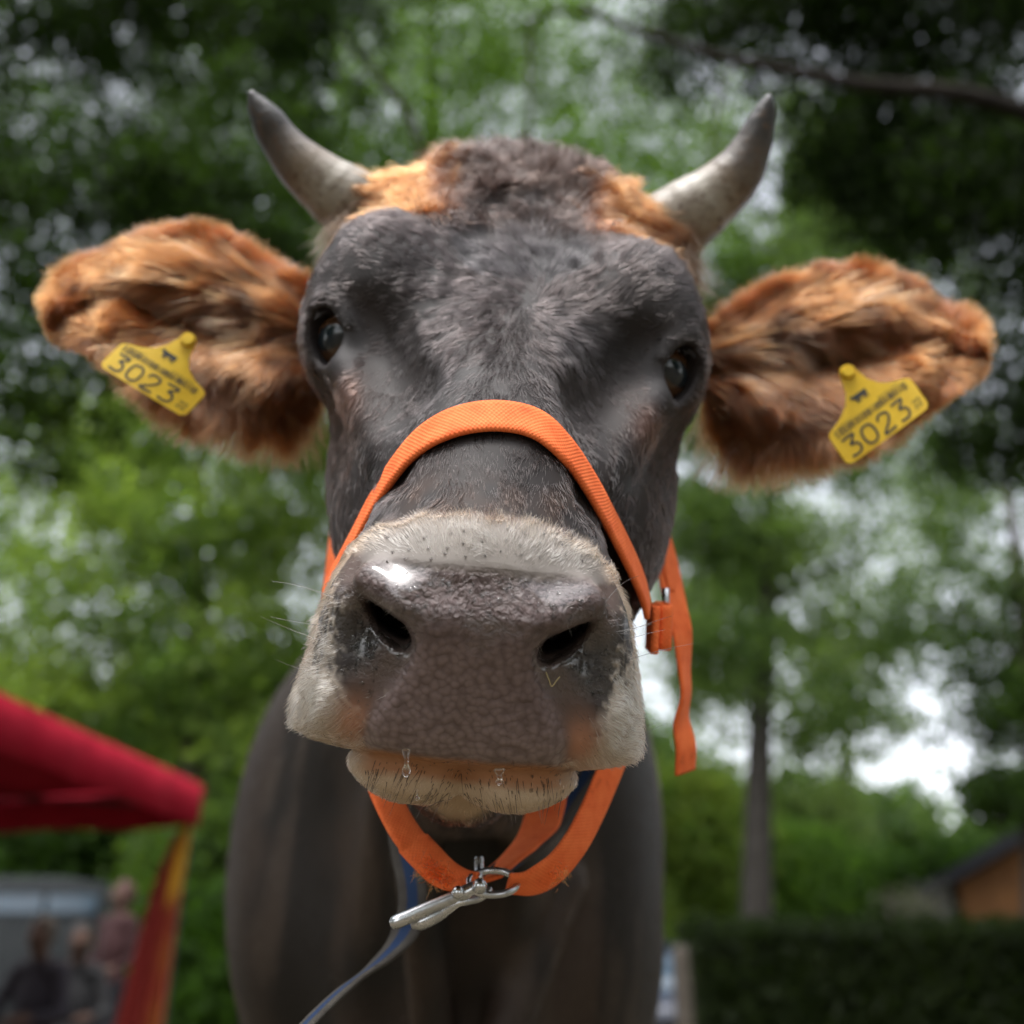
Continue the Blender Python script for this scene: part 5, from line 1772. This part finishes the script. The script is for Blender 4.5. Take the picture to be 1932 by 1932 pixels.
def vehicle(name, label, cat, cx, cy, length, width, h_body, h_roof, prof, paint, yaw_front=-1):
    """a car facing the viewer along -y; prof: list of (y, z_top, half_width) for the cabin loft"""
    v = empty(name, (cx, cy, 0), label, cat)
    y0, y1 = cy - length / 2, cy + length / 2
    ys = [y0, y0 + 0.08, y0 + 0.5, cy, y1 - 0.4, y1 - 0.06, y1]
    sc = [0.80, 0.93, 1.0, 1.0, 1.0, 0.95, 0.84]
    zt = [0.72, 0.86, 0.98, 1.0, 1.0, 0.97, 0.86]
    rings = []
    for y, s, q in zip(ys, sc, zt):
        h = h_body * q - 0.28
        rings.append([(px, y, pz) for px, pz in rrect(cx, 0.28 + h / 2, width * s, h, 0.13, 5)])
    link('body', loft_mesh('body', rings), paint, v)
    rings = []
    for y, z, hw in prof:
        h = z - h_body + 0.10
        rings.append([(px, cy + y, pz) for px, pz in rrect(cx, h_body - 0.08 + h / 2, hw * 2, h, min(0.14, h * 0.45), 5)])
    cab = link('cabin', loft_mesh('cabin', rings), M_GLASS, v)
    zr = h_roof
    mid = [q for q in prof if q[1] > zr - 0.08]
    ya, yb = cy + mid[0][0] - 0.05, cy + mid[-1][0] + 0.05
    bm = boxes([((cx, (ya + yb) / 2, zr + 0.012), (width * 0.76, yb - ya, 0.05), 0.02)])
    link('roof', bm_mesh('roof', bm), paint, v, smooth=False)
    for sx in (-1, 1):
        wheel(v, cx + sx * (width / 2 - 0.09), y0 + length * 0.19, 0.32, sx)
        wheel(v, cx + sx * (width / 2 - 0.09), y1 - length * 0.19, 0.32, sx)
        bm = boxes([((cx + sx * width * 0.33, y0 + 0.06, h_body * 0.66), (0.34, 0.1, 0.13), 0.04)])
        link('headlight', bm_mesh('headlight', bm), M_LAMP, v, smooth=False)
        bm = boxes([((cx + sx * (width * 0.5 + 0.08), cy - length * 0.16, h_body + 0.06), (0.18, 0.1, 0.13), 0.04)])
        link('mirror', bm_mesh('mirror', bm), paint, v, smooth=False)
    bm = boxes([((cx, y0 + 0.02, 0.42), (width * 0.8, 0.14, 0.16), 0.05)])
    link('bumper', bm_mesh('bumper', bm), M_TYRE, v, smooth=False)
    bm = boxes([((cx, y0 + 0.015, h_body * 0.62), (width * 0.42, 0.08, 0.11), 0.02)])
    link('grille', bm_mesh('grille', bm), M_TYRE, v, smooth=False)
    return v


M_NAVY = varied('navy_paint', (0.020, 0.026, 0.045), (0.028, 0.034, 0.055), 6, 0.25)
t_ = M_NAVY
cg = ground_at(1275, 12.4)
vehicle('parked_car', 'dark blue parked car half hidden between cow and hedge', 'car', cg[0] + 0.12, cg[1] + 2.1, 4.2, 1.72, 0.92, 1.44,
        [(-0.95, 0.95, 0.72), (-0.35, 1.40, 0.62), (0.2, 1.44, 0.61), (1.0, 1.40, 0.62), (1.6, 0.98, 0.70)], M_NAVY)
M_WHITE_DIM = varied('white_paint_dimmed', (0.022, 0.025, 0.027), (0.033, 0.036, 0.038), 3, 0.85)  # van is white; corner vignette darkened into its paint
vb = ground_at(40, 15)
ht = height_at(1652, 15)
van = empty('parked_van', (vb[0], 16.2, 0), 'white van, dimmed in its paint, with a dark side window parked beyond the red tent', 'van')
x0, x1 = vb[0] - 3.6, ground_at(232, 15)[0]
rings = []
for x, zt, yi in ((x0, ht - 0.1, .1), (x0 + .15, ht, 0), (x1 - 1.3, ht, 0), (x1 - 0.7, ht - 0.08, .03), (x1 - 0.15, ht - 0.75, .06), (x1 + .55, ht - 1.15, .1), (x1 + .75, ht - 1.4, .2)):
    h = zt - 0.35
    rings.append([(x, py, pz) for py, pz in rrect(16.0, 0.35 + h / 2, 2.0 - 2 * yi, h, 0.16, 5)])
link('body', loft_mesh('body', rings), M_WHITE_DIM, van)
zw = (height_at(1724, 15), height_at(1688, 15))
for xa, xb in ((x0 + .4, ground_at(20, 15)[0]), (ground_at(28, 15)[0], ground_at(130, 15)[0]), (ground_at(176, 15)[0], x1 - 0.55)):
    if xb - xa > 0.2:
        bm = boxes([(((xa + xb) / 2, 14.995, sum(zw) / 2), (xb - xa, 0.03, zw[1] - zw[0]), 0.012)])
        link('window', bm_mesh('window', bm), M_GLASS, van, smooth=False)
for xw in (x0 + 0.9, x1 - 0.35):
    for yw in (15.1, 16.9):
        bm = bmesh.new()
        bmesh.ops.create_cone(bm, cap_ends=True, segments=26, radius1=0.34, radius2=0.34, depth=0.22, matrix=Matrix.Translation((xw, yw, 0.34)) @ Matrix.Rotation(math.pi / 2, 4, 'X'))
        link('wheel', bm_mesh('wheel', bm), M_TYRE, van, smooth=False)

# ---- wooden house at the right
M_BOARD = varied('orange_boards', (0.12, 0.046, 0.008), (0.19, 0.078, 0.016), 6, 0.7, 0.3, 40, 0.01)
M_ROOF = varied('dark_roof', (0.014, 0.015, 0.018), (0.03, 0.031, 0.036), 8, 0.92, 0.5, 30, 0.02)
M_PLASTER = varied('dimmed_plaster', (0.085, 0.08, 0.075), (0.12, 0.115, 0.107), 5, 0.9)  # pale plaster with the corner vignette darkened into its colour
HD = 15.0
e_l = up(1762, 1655, HD)
e_r = up(1945, 1548, HD)
slope = (e_r[2] - e_l[2]) / (e_r[0] - e_l[0])
half_w = 3.4
ridge_x = e_l[0] + half_w
ridge_z = e_l[2] + slope * half_w
house = empty('house', (ridge_x, HD + 3, 0), 'orange boarded house gable with a dark roof at the right edge', 'house')
wl_x, wr_x = e_l[0] + 0.55, ridge_x + half_w - 0.55
zb = 1.7
bw = 0.24
x = wl_x
while x < wr_x:
    xa, xb = x + 0.006, min(x + bw, wr_x) - 0.006
    za, zb2 = (min(ridge_z - 0.14 - abs(q - ridge_x) * slope, ridge_z) for q in (xa, xb))
    y = HD + 0.25
    vs = [(xa, y, zb), (xb, y, zb), (xb, y, zb2), (xa, y, za), (xa, y + .03, zb), (xb, y + .03, zb), (xb, y + .03, zb2), (xa, y + .03, za)]
    me = bpy.data.meshes.new('board'); me.from_pydata(vs, [], [(0, 1, 2, 3), (5, 4, 7, 6), (0, 4, 5, 1), (1, 5, 6, 2), (2, 6, 7, 3), (3, 7, 4, 0)]); me.update()
    link('board', me, M_BOARD, house, smooth=False)
    x += bw
link('wall', bm_mesh('wall', boxes([(((wl_x + wr_x) / 2, HD + 3.3, 0.86), (wr_x - wl_x - 0.02, 6.0, 1.74), 0), ])), M_PLASTER, house, smooth=False)
me = bpy.data.meshes.new('gable')
y0, y1 = HD + 0.31, HD + 6.2
me.from_pydata([(wl_x, y0, 1.7), (wr_x, y0, 1.7), (wr_x, y0, ridge_z - .2 - (half_w - .55) * slope), (ridge_x, y0, ridge_z - .2), (wl_x, y0, ridge_z - .2 - (half_w - .55) * slope),
                (wl_x, y1, 1.7), (wr_x, y1, 1.7), (wr_x, y1, ridge_z - .2 - (half_w - .55) * slope), (ridge_x, y1, ridge_z - .2), (wl_x, y1, ridge_z - .2 - (half_w - .55) * slope)], [],
               [(0, 1, 2, 3, 4), (9, 8, 7, 6, 5), (0, 5, 6, 1), (1, 6, 7, 2), (0, 4, 9, 5)])
me.update()
link('gable', me, M_BOARD, house, smooth=False)
for sx in (-1, 1):
    vs = []
    for y in (HD - 0.25, HD + 6.6):
        for xx, zz in ((ridge_x, ridge_z), (ridge_x + sx * half_w, ridge_z - slope * half_w)):
            vs += [(xx, y, zz), (xx, y, zz - 0.22)]
    me = bpy.data.meshes.new('roof'); me.from_pydata(vs, [], [(0, 2, 6, 4), (1, 5, 7, 3), (0, 1, 3, 2), (4, 6, 7, 5), (2, 3, 7, 6), (0, 4, 5, 1)]); me.update()
    link('roof', me, M_ROOF, house, smooth=False)
pp = up(1812, 1700, HD - 0.05)
link('corner_post', bm_mesh('corner_post', boxes([((pp[0], HD + 0.1, 1.25), (0.26, 0.26, 2.5), 0.02)])), M_PLASTER, house, smooth=False)
house.rotation_euler.z = -math.radians(25)          # the gable looks towards the viewer, along the line of sight
house.location.x += 3 * math.sin(math.radians(25)); house.location.y -= 3 * (1 - math.cos(math.radians(25)))
# pale blossoms in front of the house
bb = ground_at(1725, 11.2)
cl = [clump_at(1702, 1704, 11.2, 9, 24), clump_at(1742, 1700, 11.2, 10, 28), clump_at(1722, 1726, 11.2, 10, 24)]
tree('bush with pale white blossoms above the hedge by the house', 'bush', bb, ([tuple(bb), (bb[0], bb[1], 1.0), (bb[0] + .05, bb[1], 1.9)], [.04, .03, .01]), cl, 0.06, (0.075, 0.075, 0.08), (0.12, 0.118, 0.118), 401, -1, 1.0, name='flowering_bush')

# ---- red party tent at the left
M_RED = varied('red_canvas', (0.25, 0.004, 0.016), (0.32, 0.008, 0.024), 5, 0.8, 0.25, 12, 0.02)
M_POST = varied('dark_steel', (0.025, 0.025, 0.025), (0.05, 0.05, 0.05), 20, 0.5)
C0_ = ground_at(372, 7.0, 1.85); Z0 = height_at(1560, 7.0); Z1 = height_at(1482, 7.0)
ux, uy = np.array([-0.14, -0.990]), np.array([-0.990, 0.14])       # along the near side, along the far side
LT = 3.0
cs = [C0_[:2], C0_[:2] + ux * LT, C0_[:2] + ux * LT + uy * LT, C0_[:2] + uy * LT]
ctr = sum(cs) / 4
tent = empty('party_tent', (ctr[0], ctr[1], 0), 'red canvas party tent with a pyramid roof at the left', 'tent')
apex_z = Z1 + 0.62
N_ = 14
V, F = [], []
for k in range(4):
    a, b_ = cs[k], cs[(k + 1) % 4]
    base = len(V)
    for i in range(N_ + 1):
        for j in range(N_ + 1):
            s = j / N_
            e = a * (1 - s) + b_ * s
            p = e * (1 - i / N_) + ctr * (i / N_)
            z = Z1 + (apex_z - Z1) * (i / N_) - 0.05 * math.sin(math.pi * s) * math.sin(math.pi * min(1, i / N_ + 0.15)) - 0.02 * math.sin(math.pi * s) * (1 - i / N_)
            V.append((p[0], p[1], z))
    for i in range(N_):
        for j in range(N_):
            q = base + i * (N_ + 1) + j
            F.append((q, q + 1, q + N_ + 2, q + N_ + 1))
me = bpy.data.meshes.new('canopy'); me.from_pydata(V, [], F); me.update()
can = link('canopy', me, M_RED, tent, smooth=False)
md = can.modifiers.new('thick', 'SOLIDIFY'); md.thickness = 0.006
for k in range(4):
    a, b_ = cs[k], cs[(k + 1) % 4]
    out = norm(((a + b_) / 2 - ctr)[None])[0]
    V, F = [], []
    n = 40
    for i in range(n + 1):
        s = i / n
        e = a * (1 - s) + b_ * s
        wv = 0.012 * math.sin(s * 34 + k) + 0.006 * math.sin(s * 71)
        for z, m in ((Z1 - 0.004 - 0.02 * math.sin(math.pi * s), 0.0), ((Z0 + Z1) / 2, 0.6), (Z0 + 0.008 * math.sin(s * 21), 1.0)):
            p = e + out * (0.012 + wv * m)
            V.append((p[0], p[1], z))
    for i in range(n):
        for j in range(2):
            q = i * 3 + j
            F.append((q, q + 3, q + 4, q + 1))
    me = bpy.data.meshes.new('valance'); me.from_pydata(V, [], F); me.update()
    o = link('valance', me, M_RED, tent)
    md = o.modifiers.new('thick', 'SOLIDIFY'); md.thickness = 0.004
    p = a + norm((ctr - a)[None])[0] * 0.05
    link('leg', bm_mesh('leg', boxes([((p[0], p[1], Z1 / 2 - 0.02), (0.035, 0.035, Z1), 0.005)])), M_POST, tent, smooth=False)
    p2 = b_ + norm((ctr - b_)[None])[0] * 0.05
    P = np.array([[p[0], p[1], Z0 + 0.12], [(p[0] + p2[0]) / 2, (p[1] + p2[1]) / 2, Z1 - 0.05], [p2[0], p2[1], Z0 + 0.12]])
    link('truss', tube_mesh('truss', spline(P, 12), 0.012, 8), M_POST, tent)
# gathered curtain at the corner leg
t = NT('banner_cloth')
at = t.attr('col'); t.link(at.outputs['Color'], t.p.inputs['Base Color']); t.set(Roughness=0.8)
nu, nv = 60, 40
pc = np.array([C0_[0], C0_[1] - 0.06])
u_, v_ = np.meshgrid(np.linspace(0, 1, nu), np.linspace(0, 1, nv), indexing='ij')
wid = np.interp(u_, [0, .06, .18, .4, 1], [0.03, 0.11, 0.18, 0.25, 0.40])
X = pc[0] - 0.02 - (1 - v_) * wid
Yc = pc[1] + 0.035 * np.sin(v_ * 17 + u_ * 2) * np.clip(u_ * 3, 0.2, 1) + 0.02 * np.sin(v_ * 31)
Z = (Z0 + 0.02) * (1 - u_) + 0.12 * u_
ii, jj = np.meshgrid(np.arange(nu - 1), np.arange(nv - 1), indexing='ij')
Fq = np.stack([ii * nv + jj, ii * nv + jj + 1, (ii + 1) * nv + jj + 1, (ii + 1) * nv + jj], -1).reshape(-1, 4)
me = np_mesh('curtain', np.stack([X, Yc, Z], -1).reshape(-1, 3), Fq)
yel = smoothstep(0.42, 0.62, v_ + 0.05 * np.sin(u_ * 20)) * smoothstep(0.34, 0.22, u_)
yel = np.maximum(yel, 0.20 * smoothstep(0.55, 0.75, v_) * (0.7 + 0.3 * np.sin(u_ * 30)))
set_col(me, 'col', lerp((0.20, 0.010, 0.005), (0.50, 0.26, 0.008), yel.ravel()))
cur = link('curtain', me, t.m)
md = cur.modifiers.new('thick', 'SOLIDIFY'); md.thickness = 0.003
tag(cur, 'gathered red and yellow cloth hanging at the tent corner leg', 'curtain')


# ---- people under the tent (corner dimness put into their colours)
def figure(label, base, yaw, pose, cols):
    """continuous body from a joint skeleton; local +y is the way the person faces"""
    J = pose
    def prim(x, y, z):
        d = None
        for a, b_, ra, rb in J['caps']:
            q = cap(x, y, z, a, b_, ra, rb)
            d = q if d is None else smin(d, q, 0.035)
        for c, r in J['ells']:
            d = smin(d, ell(x, y, z, c, r), 0.03)
        return d
    st = 0.016
    lo, hi = np.array(J['lo']), np.array(J['hi'])
    g = [np.arange(lo[k], hi[k], st).astype(np.float32) for k in range(3)]
    F_ = prim(g[0][:, None, None], g[1][None, :, None], g[2][None, None, :])
    V, Q = surface_nets(F_, *g)
    c, s = math.cos(yaw), math.sin(yaw)
    W = np.stack([V[:, 0] * c - V[:, 1] * s + base[0], V[:, 0] * s + V[:, 1] * c + base[1], V[:, 2] + base[2]], -1)
    p = empty('person', tuple(base), label, 'person', 'people under the tent')
    me = np_mesh('body', W, Q)
    set_col(me, 'col', J['colour'](V, cols))
    tt = bpy.data.materials.get('clothes')
    if tt is None:
        q = NT('clothes'); q.link(q.attr('col').outputs['Color'], q.p.inputs['Base Color']); q.set(Roughness=0.85); tt = q.m
    link('body', me, tt, p)
    hc = np.array(J['head'])
    bm = bmesh.new()
    bmesh.ops.create_icosphere(bm, subdivisions=3, radius=1, matrix=Matrix.Translation((hc[0], hc[1] - 0.018, hc[2] + 0.025)) @ Matrix.Diagonal((0.088, 0.10, 0.115, 1)))
    for v in bm.verts:
        if v.co.y > hc[1] + 0.045 and v.co.z < hc[2] + 0.06: v.co.y = hc[1] + 0.045
    for v in bm.verts:
        x, y = v.co.x, v.co.y
        v.co = Vector((x * c - y * s + base[0], x * s + y * c + base[1], v.co.z + base[2]))
    link('hair', bm_mesh('hair', bm), varied('hair', cols['hair'], tuple(q * 1.7 for q in cols['hair']), 40, 0.6), p)


def hand(caps, wr, d):
    wr, d = np.array(wr, float), norm(np.array([d], float))[0]
    side = norm(np.cross(d, [0.3, 0.2, 1.0])[None])[0]
    caps.append((tuple(wr), tuple(wr + d * 0.07), 0.032, 0.034))
    for i, k in enumerate((-1.5, -0.5, 0.5, 1.5)):
        a = wr + d * 0.075 + side * k * 0.018
        caps.append((tuple(a), tuple(a + d * (0.075 - abs(k) * 0.008)), 0.010, 0.008))
    caps.append((tuple(wr + d * 0.02 + side * 0.03), tuple(wr + d * 0.06 + side * 0.065), 0.012, 0.009))


def pose_standing(h=1.68):
    k = h / 1.70
    caps = []
    for sx in (-1, 1):
        caps += [((sx * .09, 0, .90 * k), (sx * .10, .02, .49 * k), .085, .058), ((sx * .10, .02, .49 * k), (sx * .10, -.02, .08), .055, .038), ((sx * .10, -.04, .045), (sx * .12, .15, .035), .042, .034),
                 ((sx * .17, 0, 1.38 * k), (sx * .24, -.02, 1.10 * k), .052, .040), ((sx * .24, -.02, 1.10 * k), (sx * .16, .17, 1.0 * k), .038, .028)]
        hand(caps, (sx * .16, .17, 1.0 * k), (-sx * .5, .8, 0.1))
    caps += [((0, 0, 1.40 * k), (0, .01, 1.53 * k), .055, .05), ((-.12, 0, 1.38 * k), (.12, 0, 1.38 * k), .075, .075)]
    ells = [((0, 0, 1.20 * k), (.165, .11, .24)), ((0, 0, .95 * k), (.155, .115, .13)), ((0, .012, 1.595 * k), (.074, .092, .112)), ((0, .105, 1.585 * k), (.014, .016, .022))]
    def colour(V, c):
        z = V[:, 2]
        w = np.tile(np.array([c['trousers']]), (len(V), 1)).astype(float)
        w[z > .93 * k] = c['shirt']; w[z < .07] = (0.02, 0.02, 0.02)
        w[z > 1.45 * k] = c['skin']
        w[(V[:, 1] > .13) & (z > .9 * k) & (z < 1.1 * k)] = c['skin']
        return w
    return dict(caps=caps, ells=ells, lo=(-.36, -.2, -.02), hi=(.36, .40, 1.75 * k), head=(0, .012, 1.60 * k), colour=colour)


def pose_sitting():
    caps = []
    for sx in (-1, 1):
        caps += [((sx * .10, 0, .50), (sx * .13, .42, .50), .085, .060), ((sx * .13, .42, .50), (sx * .13, .40, .09), .055, .040), ((sx * .13, .37, .045), (sx * .15, .56, .035), .042, .034),
                 ((sx * .17, .03, .96), (sx * .25, .08, .70), .052, .040), ((sx * .25, .08, .70), (sx * .13, .33, .67), .038, .028)]
        hand(caps, (sx * .13, .33, .67), (-sx * .5, .8, -0.1))
    caps += [((0, .05, .99), (0, .09, 1.12), .055, .05), ((-.12, .03, .97), (.12, .03, .97), .075, .075)]
    ells = [((0, .01, .78), (.165, .12, .25)), ((0, 0, .55), (.165, .13, .12)), ((0, .105, 1.185), (.074, .092, .112)), ((0, .197, 1.175), (.014, .016, .022))]
    def colour(V, c):
        z = V[:, 2]
        w = np.tile(np.array([c['trousers']]), (len(V), 1)).astype(float)
        w[(z > .62) | ((z > .56) & (V[:, 1] < .13))] = c['shirt']; w[z < .08] = (0.02, 0.02, 0.02)
        w[z > 1.04] = c['skin']
        w[(V[:, 1] > .30) & (z > .61) & (z < .76)] = c['skin']
        return w
    return dict(caps=caps, ells=ells, lo=(-.36, -.2, -.02), hi=(.36, .65, 1.34), head=(0, .105, 1.19), colour=colour)


SKINC = (0.08, 0.042, 0.03)  # skin and clothes coloured darker to stand in for the dim corner
figure('standing person in a dark red jacket at the tent opening', ground_at(166, 9.2), math.radians(150), pose_standing(1.70), dict(skin=SKINC, shirt=(0.028, 0.004, 0.005), trousers=(0.02, 0.02, 0.026), hair=(0.05, 0.02, 0.015)))
figure('person in black seated on the tent bench', ground_at(92, 8.2), math.radians(200), pose_sitting(), dict(skin=SKINC, shirt=(0.016, 0.016, 0.018), trousers=(0.02, 0.02, 0.026), hair=(0.012, 0.01, 0.01)))
figure('person in a violet grey top seated at the far left', ground_at(22, 7.6), math.radians(170), pose_sitting(), dict(skin=SKINC, shirt=(0.016, 0.012, 0.02), trousers=(0.16, 0.012, 0.012), hair=(0.05, 0.035, 0.025)))
M_PLANK = varied('bench_wood', (0.12, 0.07, 0.035), (0.2, 0.12, 0.06), 12, 0.7)
for gx_, gd, lab in ((92, 8.2, 'plain wooden bench under the seated person in black'), (22, 7.6, 'plain wooden bench under the person in violet grey')):
    p = ground_at(gx_, gd)
    bench = empty('bench', (p[0], p[1], 0), lab, 'bench', 'benches under the tent')
    link('seat', bm_mesh('seat', boxes([((p[0], p[1] + 0.02, 0.405), (0.9, 0.27, 0.03), 0.006)])), M_PLANK, bench, smooth=False)
    for sx in (-1, 1):
        link('leg', bm_mesh('leg', boxes([((p[0] + sx * 0.36, p[1] + 0.02, 0.195), (0.04, 0.22, 0.385), 0.004)])), M_POST, bench, smooth=False)

# ---- unseen trees added behind and beside the viewer to shade the cow
for i, (x, y, hz_, spread, lab) in enumerate([
        (-7.0, -3.5, 4.6, 3.4, 'tree added for shade behind the viewer to the left, outside the photo'),
        (7.2, -4.0, 4.8, 3.4, 'tree added for shade behind the viewer to the right, outside the photo'),
        (0.6, -9.0, 4.8, 4.2, 'tree added for shade farther behind the viewer, outside the photo'),
        (-8.0, 3.2, 5.0, 3.2, 'tree added for shade beside the tent, outside the photo'),
        (7.6, 3.0, 5.0, 3.2, 'tree added for shade beside the hedge, outside the photo')]):
    cl = [((x, y, hz_), (spread, spread, 2.2), 2400), ((x + 0.3, y - 0.5, hz_ - 2.4), (spread * 0.8, spread * 0.8, 1.5), 1300)]
    tree(lab, 'tree', (x, y, 0), ([(x, y, 0), (x + .1, y, 2.5), (x, y + .1, hz_)], [.24, .2, .1]), cl, 0.26, DARK_L, MID_L, 500 + i, -0.1, 0.8)
